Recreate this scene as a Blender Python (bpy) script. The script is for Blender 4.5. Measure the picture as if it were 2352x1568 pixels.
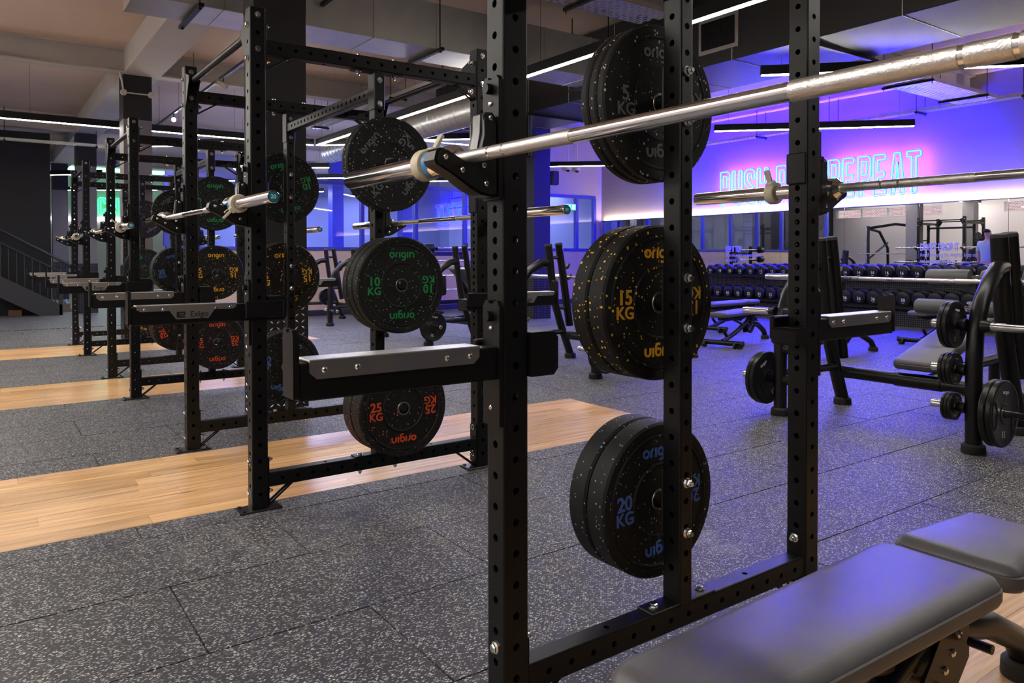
import bpy, math, random
from mathutils import Vector, Matrix
random.seed(11)
PI = math.pi
for o in list(bpy.data.objects):
    bpy.data.objects.remove(o)
sc = bpy.context.scene
COL = sc.collection

# ---------------------------------------------------------------- camera
cam_d = bpy.data.cameras.new('camera')
cam = bpy.data.objects.new('camera', cam_d)
COL.objects.link(cam)
sc.camera = cam
YAW, PITCH, ROLL = 0.6189982482873408, -0.013770201736527845, -0.0014407602484429983
fw = Vector((math.sin(YAW), math.cos(YAW), 0)); rt = Vector((math.cos(YAW), -math.sin(YAW), 0)); up = Vector((0, 0, 1))
f2 = fw * math.cos(PITCH) + up * math.sin(PITCH); u2 = up * math.cos(PITCH) - fw * math.sin(PITCH)
r3 = rt * math.cos(ROLL) + u2 * math.sin(ROLL); u3 = u2 * math.cos(ROLL) - rt * math.sin(ROLL)
cm = Matrix((r3, u3, -f2)).transposed().to_4x4()
cm.translation = Vector((-1.0207562, -3.4089927, 1.1402319))
cam.matrix_world = cm
cam_d.sensor_width = 36.0
cam_d.lens = 1722.5543 / 2352 * 36
cam_d.shift_y = -(784 - 611.02) / 2352
cam_d.clip_start = 0.05
cam_d.clip_end = 200
cam_d.dof.use_dof = True
cam_d.dof.focus_distance = 4.2
cam_d.dof.aperture_fstop = 13.0

# ---------------------------------------------------------------- world, exposure
w = bpy.data.worlds.new('world'); sc.world = w; w.use_nodes = True
wb = w.node_tree.nodes['Background']
wb.inputs[0].default_value = (0.72, 0.82, 1.0, 1)      # pale daylight outside the windows
wb.inputs[1].default_value = 3.5
sc.view_settings.view_transform = 'Standard'
sc.view_settings.look = 'None'
sc.view_settings.gamma = 1.0
sc.view_settings.use_curve_mapping = False
sc.view_settings.exposure = 0.2
cy = sc.cycles
cy.use_denoising = True
cy.max_bounces = 7; cy.diffuse_bounces = 4; cy.glossy_bounces = 4; cy.transmission_bounces = 4; cy.transparent_max_bounces = 8
cy.caustics_reflective = False; cy.caustics_refractive = False
cy.sample_clamp_indirect = 25.0
LED = 72.0        # radiance of the linear ceiling lights
NEON_V = 3100.0     # hidden violet strips added behind the neon letters
NEON_C = 3.0      # cyan letter tubes
COVE = 85.0
GREEN = 7.0
STUDIO = 230.0

# ---------------------------------------------------------------- materials
def S(r, g, b):
    f = lambda c: (c / 255 / 12.92) if c <= 10 else ((c / 255 + 0.055) / 1.055) ** 2.4
    return (f(r), f(g), f(b), 1)
def newmat(name):
    m = bpy.data.materials.new(name); m.use_nodes = True
    nt = m.node_tree
    return m, nt, nt.nodes['Principled BSDF']
def N(nt, t, **kw):
    n = nt.nodes.new(t)
    for k, v in kw.items():
        if k.startswith('i_'):
            key = k[2:]; n.inputs[int(key) if key.isdigit() else key.replace('_', ' ')].default_value = v
        else:
            setattr(n, k, v)
    return n
def plain(name, col, rough=0.5, metal=0.0, spec=0.5, bump=0.0, bscale=300.0, var=0.0, vscale=6.0):
    m, nt, b = newmat(name)
    b.inputs['Base Color'].default_value = col
    b.inputs['Roughness'].default_value = rough
    b.inputs['Metallic'].default_value = metal
    b.inputs['Specular IOR Level'].default_value = spec
    if bump or var:
        tc = N(nt, 'ShaderNodeTexCoord')
    if bump:
        n = N(nt, 'ShaderNodeTexNoise', i_Scale=bscale, i_Detail=2.0)
        bp = N(nt, 'ShaderNodeBump', i_Strength=bump, i_Distance=0.002)
        nt.links.new(tc.outputs['Object'], n.inputs['Vector']); nt.links.new(n.outputs['Fac'], bp.inputs['Height'])
        nt.links.new(bp.outputs['Normal'], b.inputs['Normal'])
    if var:
        n = N(nt, 'ShaderNodeTexNoise', i_Scale=vscale, i_Detail=4.0)
        mx = N(nt, 'ShaderNodeMix', data_type='RGBA')
        mx.inputs[6].default_value = tuple(c * (1 - var) for c in col[:3]) + (1,)
        mx.inputs[7].default_value = tuple(min(1, c * (1 + var)) for c in col[:3]) + (1,)
        nt.links.new(tc.outputs['Object'], n.inputs['Vector']); nt.links.new(n.outputs['Fac'], mx.inputs[0])
        nt.links.new(mx.outputs[2], b.inputs['Base Color'])
    return m
def emit(name, col, s):
    m, nt, b = newmat(name)
    b.inputs['Base Color'].default_value = (0.02, 0.02, 0.02, 1)
    b.inputs['Emission Color'].default_value = col
    b.inputs['Emission Strength'].default_value = s
    return m
def flecked(name, col, base=(0.005, 0.005, 0.0055, 1), amount=0.07, scale=95.0, rough=0.62):
    m, nt, b = newmat(name)
    tc = N(nt, 'ShaderNodeTexCoord')
    oi = N(nt, 'ShaderNodeObjectInfo')
    off = N(nt, 'ShaderNodeVectorMath', operation='SCALE'); off.inputs[0].default_value = (7.3, 3.1, 5.7)
    nt.links.new(oi.outputs['Random'], off.inputs['Scale'])
    ad = N(nt, 'ShaderNodeVectorMath', operation='ADD')
    nt.links.new(tc.outputs['Object'], ad.inputs[0]); nt.links.new(off.outputs[0], ad.inputs[1])
    nz = N(nt, 'ShaderNodeTexNoise', i_Scale=60.0, i_Detail=1.0)
    nt.links.new(ad.outputs[0], nz.inputs['Vector'])
    ds = N(nt, 'ShaderNodeMix', data_type='VECTOR'); ds.inputs[0].default_value = 0.008
    nt.links.new(ad.outputs[0], ds.inputs[4]); nt.links.new(nz.outputs['Color'], ds.inputs[5])
    v = N(nt, 'ShaderNodeTexVoronoi', i_Scale=scale)
    nt.links.new(ds.outputs[1], v.inputs['Vector'])
    sep = N(nt, 'ShaderNodeSeparateColor'); nt.links.new(v.outputs['Color'], sep.inputs[0])
    lt = N(nt, 'ShaderNodeMath', operation='LESS_THAN'); lt.inputs[1].default_value = amount
    nt.links.new(sep.outputs[0], lt.inputs[0])
    ra = N(nt, 'ShaderNodeMath', operation='MULTIPLY_ADD'); ra.inputs[1].default_value = 0.24; ra.inputs[2].default_value = 0.14
    nt.links.new(sep.outputs[1], ra.inputs[0])
    l2 = N(nt, 'ShaderNodeMath', operation='LESS_THAN')
    nt.links.new(v.outputs['Distance'], l2.inputs[0]); nt.links.new(ra.outputs[0], l2.inputs[1])
    mu = N(nt, 'ShaderNodeMath', operation='MULTIPLY'); nt.links.new(lt.outputs[0], mu.inputs[0]); nt.links.new(l2.outputs[0], mu.inputs[1])
    mx = N(nt, 'ShaderNodeMix', data_type='RGBA'); mx.inputs[6].default_value = base; mx.inputs[7].default_value = col
    nt.links.new(mu.outputs[0], mx.inputs[0]); nt.links.new(mx.outputs[2], b.inputs['Base Color'])
    b.inputs['Roughness'].default_value = rough; b.inputs['Specular IOR Level'].default_value = 0.32
    n2 = N(nt, 'ShaderNodeTexNoise', i_Scale=260.0, i_Detail=2.0); nt.links.new(ad.outputs[0], n2.inputs['Vector'])
    bp = N(nt, 'ShaderNodeBump', i_Strength=0.45, i_Distance=0.002); nt.links.new(n2.outputs['Fac'], bp.inputs['Height'])
    nt.links.new(bp.outputs['Normal'], b.inputs['Normal'])
    return m
MAT = {}
MAT['black'] = plain('black_powder_coat', (0.004, 0.004, 0.0045, 1), 0.4, spec=0.3, bump=0.15, bscale=700)
MAT['gloss_black'] = plain('satin_black_paint', (0.005, 0.005, 0.0055, 1), 0.33, spec=0.4)
MAT['plastic'] = plain('black_plastic', (0.007, 0.007, 0.0075, 1), 0.36, spec=0.4)
MAT['leather'] = plain('black_vinyl_upholstery', (0.1, 0.096, 0.102, 1), 0.42, bump=0.12, bscale=420, var=0.25, vscale=9)
MAT['chrome'] = plain('bright_zinc', (0.78, 0.79, 0.8, 1), 0.16, 1.0)
MAT['sleeve'] = plain('hard_chrome', (0.8, 0.79, 0.78, 1), 0.13, 1.0)
MAT['steel'] = plain('stainless_steel', (0.62, 0.6, 0.57, 1), 0.34, 1.0, bump=0.06, bscale=160)
MAT['galv'] = plain('galvanised_duct', (0.6, 0.6, 0.57, 1), 0.36, 0.85, bump=0.05, bscale=8, var=0.15, vscale=5)
MAT['dark_duct'] = plain('dark_painted_duct', (0.03, 0.03, 0.031, 1), 0.4, 0.4, bump=0.05, bscale=8)
MAT['ivory'] = plain('ivory_plastic', S(206, 196, 172), 0.45)
MAT['blue_band'] = plain('blue_ring', S(40, 132, 190), 0.35)
MAT['teal'] = plain('teal_end_cap', S(22, 118, 142), 0.35)
MAT['white_print'] = plain('white_print', (0.75, 0.75, 0.76, 1), 0.55)
MAT['grey_print'] = plain('grey_print', S(170, 168, 172), 0.6)
MAT['wall_light'] = plain('light_wall_paint', (0.62, 0.57, 0.55, 1), 0.8, bump=0.04, bscale=60)
MAT['liner'] = plain('grey_nylon_liner', (0.12, 0.12, 0.12, 1), 0.3, 0.6)
MAT['black_print'] = plain('black_print', (0.01, 0.01, 0.01, 1), 0.5)
MAT['gold'] = plain('yellow_zinc', S(196, 150, 70), 0.3, 0.9)
MAT['white_paint'] = plain('white_conduit_paint', (0.55, 0.53, 0.5, 1), 0.5)
MAT['red'] = plain('red_paint', S(190, 24, 28), 0.4)
MAT['column'] = plain('charcoal_wall_paint', (0.02, 0.02, 0.022, 1), 0.6, spec=0.3, bump=0.06, bscale=40)
MAT['column_grey'] = plain('grey_wall_paint', (0.17, 0.16, 0.155, 1), 0.7, bump=0.06, bscale=40)
MAT['dark_wall'] = plain('dark_cladding', (0.006, 0.0065, 0.009, 1), 0.5, spec=0.3, bump=0.04, bscale=30)
MAT['slab'] = plain('painted_concrete_soffit', (0.62, 0.485, 0.4, 1), 0.85, bump=0.15, bscale=14, var=0.12, vscale=1.2)
MAT['beam'] = plain('painted_concrete_beam', (0.46, 0.43, 0.41, 1), 0.8, bump=0.2, bscale=22, var=0.1, vscale=1.5)
MAT['wall'] = plain('greige_wall_paint', (0.37, 0.325, 0.305, 1), 0.8, bump=0.04, bscale=60, var=0.05, vscale=0.8)
MAT['ply'] = plain('birch_plywood', (0.52, 0.4, 0.31, 1), 0.55, var=0.12, vscale=2.5)
MAT['blue_frame'] = plain('blue_frame_paint', (0.035, 0.04, 0.42, 1), 0.4)
MAT['studio_wall'] = plain('studio_wall', (0.26, 0.28, 0.42, 1), 0.8)
MAT['baseboard'] = plain('dark_baseboard', (0.018, 0.018, 0.024, 1), 0.5)
MAT['stair'] = plain('stair_paint', (0.028, 0.029, 0.034, 1), 0.4)
MAT['foot'] = plain('rubber_foot', (0.014, 0.014, 0.014, 1), 0.7)
MAT['led'] = emit('led_diffuser', (1.0, 0.945, 0.87, 1), LED)
MAT['led_blue'] = emit('added_blue_glow', (0.3, 0.38, 1.0, 1), STUDIO * 0.12)
MAT['led_studio'] = emit('studio_led', (0.6, 0.66, 1.0, 1), STUDIO)
MAT['cove'] = emit('cove_led', (1.0, 0.8, 0.62, 1), COVE)
MAT['neon_c'] = emit('cyan_neon_tube', (0.1, 0.62, 1.0, 1), NEON_C)
MAT['neon_v'] = emit('added_violet_halo', (0.0095, 0.0018, 1.0, 1), NEON_V)
MAT['wash_g'] = emit('added_green_glow', (0.16, 1.0, 0.6, 1), 9.0)  # emitter of the added green bar
MAT['wash_v'] = emit('added_violet_glow', (0.03, 0.004, 1.0, 1), 90.0)  # emitter of the added strip that spreads violet light
MAT['neon_g'] = emit('green_neon_tube', (0.03, 1.0, 0.3, 1), GREEN)
MAT['spot'] = emit('spot_lens', (1.0, 0.97, 0.92, 1), 260.0)
MAT['exit'] = emit('exit_sign_face', (0.02, 0.62, 0.4, 1), 2.2)
MAT['exit_w'] = emit('exit_sign_figure', (0.8, 1.0, 0.95, 1), 3.0)
MAT['daylight'] = emit('daylight_window', (0.75, 0.88, 1.0, 1), 6.0)
WT = {5: S(96, 96, 98), 10: S(24, 138, 74), 15: S(216, 160, 34), 20: S(66, 98, 176), 25: S(214, 74, 34)}
FL = {5: S(190, 184, 170), 10: S(96, 176, 120), 15: S(226, 188, 40), 20: S(120, 160, 190), 25: S(216, 96, 74)}
for k in WT:
    MAT['print%d' % k] = plain('lettering_%d' % k, WT[k], 0.55)
    MAT['crumb%d' % k] = flecked('flecked_rubber_%d' % k, FL[k], amount=0.2 if k != 15 else 0.3, scale=112 if k != 15 else 88)

# mirror
m, nt, b = newmat('mirror_silver'); b.inputs['Base Color'].default_value = (0.8, 0.81, 0.82, 1); b.inputs['Metallic'].default_value = 1; b.inputs['Roughness'].default_value = 0.0
MAT['mirror'] = m
# tinted studio glass: mostly see-through, with a weak reflection
m, nt, b = newmat('studio_glass')
tr = N(nt, 'ShaderNodeBsdfTransparent'); tr.inputs[0].default_value = (0.78, 0.82, 1.0, 1)
gl = N(nt, 'ShaderNodeBsdfGlossy'); gl.inputs['Roughness'].default_value = 0.02; gl.inputs[0].default_value = (0.9, 0.92, 1, 1)
mx = N(nt, 'ShaderNodeMixShader'); mx.inputs[0].default_value = 0.05
nt.links.new(tr.outputs[0], mx.inputs[1]); nt.links.new(gl.outputs[0], mx.inputs[2]); nt.links.new(mx.outputs[0], nt.nodes['Material Output'].inputs[0])
MAT['glass'] = m
m, nt, b = newmat('clear_window_glass')
tr = N(nt, 'ShaderNodeBsdfTransparent'); tr.inputs[0].default_value = (0.93, 0.96, 0.97, 1)
gl = N(nt, 'ShaderNodeBsdfGlossy'); gl.inputs['Roughness'].default_value = 0.02
mx = N(nt, 'ShaderNodeMixShader'); mx.inputs[0].default_value = 0.06
nt.links.new(tr.outputs[0], mx.inputs[1]); nt.links.new(gl.outputs[0], mx.inputs[2]); nt.links.new(mx.outputs[0], nt.nodes['Material Output'].inputs[0])
MAT['clear'] = m
# speckled rubber tile
m, nt, b = newmat('speckled_rubber')
ge = N(nt, 'ShaderNodeNewGeometry'); oi = N(nt, 'ShaderNodeObjectInfo')
mp = N(nt, 'ShaderNodeMapping'); mp.inputs['Scale'].default_value = (112, 190, 70); mp.inputs['Rotation'].default_value = (0, 0, 0.5)
nt.links.new(ge.outputs['Position'], mp.inputs['Vector'])
nz = N(nt, 'ShaderNodeTexNoise', i_Scale=0.9, i_Detail=1.0); nt.links.new(mp.outputs[0], nz.inputs['Vector'])
ds = N(nt, 'ShaderNodeMix', data_type='VECTOR'); ds.inputs[0].default_value = 0.45
sc2 = N(nt, 'ShaderNodeVectorMath', operation='MULTIPLY_ADD'); sc2.inputs[1].default_value = (0.9, 0.9, 0.9)
nt.links.new(nz.outputs['Color'], sc2.inputs[0]); nt.links.new(mp.outputs[0], sc2.inputs[2])
v = N(nt, 'ShaderNodeTexVoronoi', i_Scale=1.0); nt.links.new(sc2.outputs[0], v.inputs['Vector'])
sep = N(nt, 'ShaderNodeSeparateColor'); nt.links.new(v.outputs['Color'], sep.inputs[0])
lt = N(nt, 'ShaderNodeMath', operation='LESS_THAN'); lt.inputs[1].default_value = 0.52; nt.links.new(sep.outputs[0], lt.inputs[0])
l2 = N(nt, 'ShaderNodeMath', operation='LESS_THAN'); l2.inputs[1].default_value = 0.46; nt.links.new(v.outputs['Distance'], l2.inputs[0])
mu = N(nt, 'ShaderNodeMath', operation='MULTIPLY'); nt.links.new(lt.outputs[0], mu.inputs[0]); nt.links.new(l2.outputs[0], mu.inputs[1])
sh = N(nt, 'ShaderNodeMix', data_type='RGBA'); sh.inputs[6].default_value = S(104, 104, 103); sh.inputs[7].default_value = S(212, 210, 204)
nt.links.new(sep.outputs[1], sh.inputs[0])
dust = N(nt, 'ShaderNodeTexNoise', i_Scale=1.3, i_Detail=5.0); nt.links.new(ge.outputs['Position'], dust.inputs['Vector'])
chalk = []
for px_, py_, rad in ((-0.1, -0.18, 0.55), (1.35, -1.45, 0.3)):
    dd = N(nt, 'ShaderNodeVectorMath', operation='DISTANCE'); dd.inputs[1].default_value = (px_, py_, 0); nt.links.new(ge.outputs['Position'], dd.inputs[0])
    mr = N(nt, 'ShaderNodeMapRange'); mr.inputs[1].default_value = rad; mr.inputs[2].default_value = 0.02; mr.inputs[3].default_value = 0.0; mr.inputs[4].default_value = 0.55; nt.links.new(dd.outputs['Value'], mr.inputs[0]); chalk.append(mr)
csum = N(nt, 'ShaderNodeMath', operation='ADD'); nt.links.new(chalk[0].outputs[0], csum.inputs[0]); nt.links.new(chalk[1].outputs[0], csum.inputs[1])
cn = N(nt, 'ShaderNodeTexNoise', i_Scale=7.0, i_Detail=6.0, i_Roughness=0.7); nt.links.new(ge.outputs['Position'], cn.inputs['Vector'])
cr2 = N(nt, 'ShaderNodeMapRange'); cr2.inputs[1].default_value = 0.46; cr2.inputs[2].default_value = 0.78; nt.links.new(cn.outputs['Fac'], cr2.inputs[0])
cm2 = N(nt, 'ShaderNodeMath', operation='MULTIPLY'); nt.links.new(csum.outputs[0], cm2.inputs[0]); nt.links.new(cr2.outputs[0], cm2.inputs[1])
bs = N(nt, 'ShaderNodeMix', data_type='RGBA'); bs.inputs[6].default_value = S(30, 30, 32); bs.inputs[7].default_value = S(74, 74, 80)
nt.links.new(dust.outputs['Fac'], bs.inputs[0])
mx = N(nt, 'ShaderNodeMix', data_type='RGBA'); nt.links.new(mu.outputs[0], mx.inputs[0]); nt.links.new(bs.outputs[2], mx.inputs[6]); nt.links.new(sh.outputs[2], mx.inputs[7])
ck = N(nt, 'ShaderNodeMix', data_type='RGBA'); ck.inputs[7].default_value = S(176, 176, 180); nt.links.new(mx.outputs[2], ck.inputs[6]); nt.links.new(cm2.outputs[0], ck.inputs[0])
nt.links.new(ck.outputs[2], b.inputs['Base Color'])
b.inputs['Roughness'].default_value = 0.55; b.inputs['Specular IOR Level'].default_value = 0.5
bp = N(nt, 'ShaderNodeBump', i_Strength=0.5, i_Distance=0.0015); nt.links.new(v.outputs['Distance'], bp.inputs['Height']); nt.links.new(bp.outputs['Normal'], b.inputs['Normal'])
MAT['rubber_floor'] = m
# oak planks: grain runs along X, each plank object has its own tone
m, nt, b = newmat('oak_plank')
ge = N(nt, 'ShaderNodeNewGeometry'); oi = N(nt, 'ShaderNodeObjectInfo')
off = N(nt, 'ShaderNodeVectorMath', operation='SCALE'); off.inputs[0].default_value = (13.0, 29.0, 0); nt.links.new(oi.outputs['Random'], off.inputs['Scale'])
ad = N(nt, 'ShaderNodeVectorMath', operation='ADD'); nt.links.new(ge.outputs['Position'], ad.inputs[0]); nt.links.new(off.outputs[0], ad.inputs[1])
mp = N(nt, 'ShaderNodeMapping'); mp.inputs['Scale'].default_value = (1.6, 26, 1); nt.links.new(ad.outputs[0], mp.inputs['Vector'])
n1 = N(nt, 'ShaderNodeTexNoise', i_Scale=1.5, i_Detail=6.0, i_Distortion=0.6); nt.links.new(mp.outputs[0], n1.inputs['Vector'])
cr = N(nt, 'ShaderNodeValToRGB'); nt.links.new(n1.outputs['Fac'], cr.inputs[0])
cr.color_ramp.elements[0].position = 0.28; cr.color_ramp.elements[0].color = S(200, 142, 82)
cr.color_ramp.elements[1].position = 0.72; cr.color_ramp.elements[1].color = S(252, 210, 152)
hs = N(nt, 'ShaderNodeHueSaturation')
vr = N(nt, 'ShaderNodeMapRange'); vr.inputs[3].default_value = 0.8; vr.inputs[4].default_value = 1.1; nt.links.new(oi.outputs['Random'], vr.inputs[0])
nt.links.new(vr.outputs[0], hs.inputs['Value']); nt.links.new(cr.outputs[0], hs.inputs['Color'])
mk = N(nt, 'ShaderNodeMapping'); mk.inputs['Scale'].default_value = (1.5, 5.5, 1); nt.links.new(ad.outputs[0], mk.inputs['Vector'])
kn = N(nt, 'ShaderNodeTexVoronoi', i_Scale=1.0); nt.links.new(mk.outputs[0], kn.inputs['Vector'])
kr = N(nt, 'ShaderNodeMapRange'); kr.inputs[1].default_value = 0.03; kr.inputs[2].default_value = 0.09; kr.inputs[3].default_value = 0.4; kr.inputs[4].default_value = 1.0
nt.links.new(kn.outputs['Distance'], kr.inputs[0])
mm = N(nt, 'ShaderNodeMix', data_type='RGBA', blend_type='MULTIPLY'); mm.inputs[0].default_value = 1.0
nt.links.new(hs.outputs[0], mm.inputs[6]); nt.links.new(kr.outputs[0], mm.inputs[7]); nt.links.new(mm.outputs[2], b.inputs['Base Color'])
b.inputs['Roughness'].default_value = 0.3; b.inputs['Specular IOR Level'].default_value = 0.5
MAT['oak'] = m
# brick outside the windows
m, nt, b = newmat('outside_brick')
ge = N(nt, 'ShaderNodeNewGeometry'); cx_ = N(nt, 'ShaderNodeSeparateXYZ'); nt.links.new(ge.outputs['Position'], cx_.inputs[0])
cb = N(nt, 'ShaderNodeCombineXYZ'); nt.links.new(cx_.outputs[1], cb.inputs[0]); nt.links.new(cx_.outputs[2], cb.inputs[1])
br = N(nt, 'ShaderNodeTexBrick', i_Scale=4.4); br.inputs['Color1'].default_value = S(190, 138, 122); br.inputs['Color2'].default_value = S(164, 110, 98); br.inputs['Mortar'].default_value = S(214, 202, 192)
br.inputs['Mortar Size'].default_value = 0.03
nt.links.new(cb.outputs[0], br.inputs['Vector']); nt.links.new(br.outputs['Color'], b.inputs['Base Color']); b.inputs['Roughness'].default_value = 0.9
MAT['brick'] = m
# chequer plate
m, nt, b = newmat('chequer_plate')
tc = N(nt, 'ShaderNodeTexCoord'); mp = N(nt, 'ShaderNodeMapping'); mp.inputs['Rotation'].default_value = (0, 0, 0); nt.links.new(tc.outputs['Object'], mp.inputs['Vector'])
sx_ = N(nt, 'ShaderNodeSeparateXYZ'); nt.links.new(mp.outputs[0], sx_.inputs[0])
a1 = N(nt, 'ShaderNodeMath', operation='ADD'); nt.links.new(sx_.outputs[0], a1.inputs[0]); nt.links.new(sx_.outputs[1], a1.inputs[1])
def diag(sign):
    s1 = N(nt, 'ShaderNodeMath', operation='ADD' if sign > 0 else 'SUBTRACT'); nt.links.new(a1.outputs[0], s1.inputs[0]); nt.links.new(sx_.outputs[2], s1.inputs[1])
    k = N(nt, 'ShaderNodeMath', operation='MULTIPLY'); k.inputs[1].default_value = 95.0; nt.links.new(s1.outputs[0], k.inputs[0])
    s = N(nt, 'ShaderNodeMath', operation='SINE'); nt.links.new(k.outputs[0], s.inputs[0]); return s
d1, d2 = diag(1), diag(-1)
pr = N(nt, 'ShaderNodeMath', operation='MULTIPLY'); nt.links.new(d1.outputs[0], pr.inputs[0]); nt.links.new(d2.outputs[0], pr.inputs[1])
lz = N(nt, 'ShaderNodeMapRange'); lz.inputs[1].default_value = 0.35; lz.inputs[2].default_value = 0.6; nt.links.new(pr.outputs[0], lz.inputs[0])
lc = N(nt, 'ShaderNodeMix', data_type='RGBA'); lc.inputs[6].default_value = (0.012, 0.012, 0.014, 1); lc.inputs[7].default_value = (0.11, 0.11, 0.115, 1); nt.links.new(lz.outputs[0], lc.inputs[0]); nt.links.new(lc.outputs[2], b.inputs['Base Color'])
bp = N(nt, 'ShaderNodeBump', i_Strength=0.6, i_Distance=0.004); nt.links.new(lz.outputs[0], bp.inputs['Height']); nt.links.new(bp.outputs['Normal'], b.inputs['Normal'])
b.inputs['Base Color'].default_value = (0.03, 0.03, 0.034, 1); b.inputs['Roughness'].default_value = 0.35; b.inputs['Metallic'].default_value = 0.3
MAT['chequer'] = m
# knurled bar steel
m, nt, b = newmat('knurled_steel')
tc = N(nt, 'ShaderNodeTexCoord'); v = N(nt, 'ShaderNodeTexVoronoi', i_Scale=420.0, distance='CHEBYCHEV'); nt.links.new(tc.outputs['Object'], v.inputs['Vector'])
bp = N(nt, 'ShaderNodeBump', i_Strength=0.55, i_Distance=0.001); nt.links.new(v.outputs['Distance'], bp.inputs['Height']); nt.links.new(bp.outputs['Normal'], b.inputs['Normal'])
b.inputs['Base Color'].default_value = (0.75, 0.73, 0.7, 1); b.inputs['Metallic'].default_value = 1; b.inputs['Roughness'].default_value = 0.36
MAT['knurl'] = m
# ---------------------------------------------------------------- geometry helpers
class G:
    def __init__(s): s.v = []; s.f = []; s.mi = []; s.M = Matrix(); s.cur = 0
    def at(s, *a):
        s.M = Matrix.Translation(Vector(a)) if len(a) == 3 else a[0]; return s
    def add(s, vs, fs):
        o = len(s.v); M = s.M
        s.v += [tuple(M @ Vector(p)) for p in vs]
        flip = M.to_3x3().determinant() < 0
        for f in fs:
            s.f.append([i + o for i in (reversed(f) if flip else f)]); s.mi.append(s.cur)
        return s
    def box(s, c, d, ch=0.0):
        cx, cy, cz = c; hx, hy, hz = d[0] / 2, d[1] / 2, d[2] / 2
        if ch <= 0:
            vs = [(cx + x * hx, cy + y * hy, cz + z * hz) for z in (-1, 1) for y in (-1, 1) for x in (-1, 1)]
            return s.add(vs, [(0, 2, 3, 1), (4, 5, 7, 6), (0, 1, 5, 4), (2, 6, 7, 3), (0, 4, 6, 2), (1, 3, 7, 5)])
        ch = min(ch, hx * 0.9, hy * 0.9, hz * 0.9)
        vs = []; ix = {}
        h = (hx, hy, hz)
        for sx in (-1, 1):
            for sy in (-1, 1):
                for sz in (-1, 1):
                    sg = (sx, sy, sz)
                    for a in range(3):
                        p = [sg[i] * (h[i] - (0 if i == a else ch)) for i in range(3)]
                        ix[(sx, sy, sz, a)] = len(vs); vs.append((cx + p[0], cy + p[1], cz + p[2]))
        fs = []
        def q(*k):
            idx = [ix[t] for t in k]
            P = [Vector(vs[i]) - Vector(c) for i in idx]
            n = (P[1] - P[0]).cross(P[2] - P[0]); ctr = sum(P, Vector())
            fs.append(idx if n.dot(ctr) > 0 else idx[::-1])
        for a in range(3):
            b, c2 = (a + 1) % 3, (a + 2) % 3
            for sg in (-1, 1):
                def key(sb, sc_, ax):
                    t = [0, 0, 0]; t[a] = sg; t[b] = sb; t[c2] = sc_; return (*t, ax)
                q(key(-1, -1, a), key(1, -1, a), key(1, 1, a), key(-1, 1, a))
            for sb in (-1, 1):
                for sc_ in (-1, 1):
                    def k2(sa, ax):
                        t = [0, 0, 0]; t[a] = sa; t[b] = sb; t[c2] = sc_; return (*t, ax)
                    q(k2(-1, b), k2(1, b), k2(1, c2), k2(-1, c2))
        for sx in (-1, 1):
            for sy in (-1, 1):
                for sz in (-1, 1):
                    q((sx, sy, sz, 0), (sx, sy, sz, 1), (sx, sy, sz, 2))
        return s.add(vs, fs)
    def tube(s, pts, r, n=12, caps=True, flat=1.0, upv=None):
        P = [Vector(p) for p in pts]; k = len(P); rs = r if isinstance(r, (list, tuple)) else [r] * k
        T = []
        for i in range(k):
            t = (P[min(i + 1, k - 1)] - P[max(i - 1, 0)]); T.append(t.normalized())
        u = Vector(upv) if upv else (Vector((0, 0, 1)) if abs(T[0].z) < 0.9 else Vector((1, 0, 0)))
        vs = []; fs = []
        for i in range(k):
            u = (u - T[i] * u.dot(T[i])).normalized(); b = T[i].cross(u)
            for j in range(n):
                a = 2 * PI * (j + 0.5) / n
                vs.append(tuple(P[i] + u * math.cos(a) * rs[i] + b * math.sin(a) * rs[i] * flat))
        for i in range(k - 1):
            for j in range(n):
                j2 = (j + 1) % n
                fs.append((i * n + j, i * n + j2, (i + 1) * n + j2, (i + 1) * n + j))
        if caps:
            fs.append(tuple(range(n))[::-1]); fs.append(tuple((k - 1) * n + j for j in range(n)))
        return s.add(vs, fs)
    def cyl(s, a, b, r, n=16, r2=None): return s.tube([a, b], [r, r if r2 is None else r2], n)
    def lathe(s, prof, c, ax, n=32, closed=False, squash=1.0):
        c = Vector(c); ax = Vector(ax).normalized()
        u = Vector((0, 0, 1)) if abs(ax.z) < 0.9 else Vector((1, 0, 0)); u = (u - ax * u.dot(ax)).normalized(); b = ax.cross(u)
        vs = []; k = len(prof)
        for r, h in prof:
            for j in range(n):
                a = 2 * PI * j / n; vs.append(tuple(c + ax * h + u * math.cos(a) * r + b * math.sin(a) * r))
        fs = []
        for i in range(k if closed else k - 1):
            i2 = (i + 1) % k
            for j in range(n):
                j2 = (j + 1) % n
                fs.append((i * n + j, i * n + j2, i2 * n + j2, i2 * n + j))
        if not closed:
            if prof[0][0] > 1e-5: fs.append(tuple(range(n))[::-1])
            if prof[-1][0] > 1e-5: fs.append(tuple((k - 1) * n + j for j in range(n)))
        return s.add(vs, fs)
    def prism(s, poly, fn, t0, t1, ch=0.0):
        """poly: 2D outline, fn(u, v, t) -> 3D; extruded from t0 to t1."""
        n = len(poly); vs = [fn(u, v, t0) for u, v in poly] + [fn(u, v, t1) for u, v in poly]
        area = sum(poly[i][0] * poly[(i + 1) % n][1] - poly[(i + 1) % n][0] * poly[i][1] for i in range(n))
        e = [Vector(fn(1, 0, 0)) - Vector(fn(0, 0, 0)), Vector(fn(0, 1, 0)) - Vector(fn(0, 0, 0)), Vector(fn(0, 0, 1)) - Vector(fn(0, 0, 0))]
        pos = (e[0].cross(e[1]).dot(e[2]) * area * (t1 - t0)) > 0
        fs = [tuple(range(n))[::-1], tuple(range(n, 2 * n))] + [(i, (i + 1) % n, n + (i + 1) % n, n + i) for i in range(n)]
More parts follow.
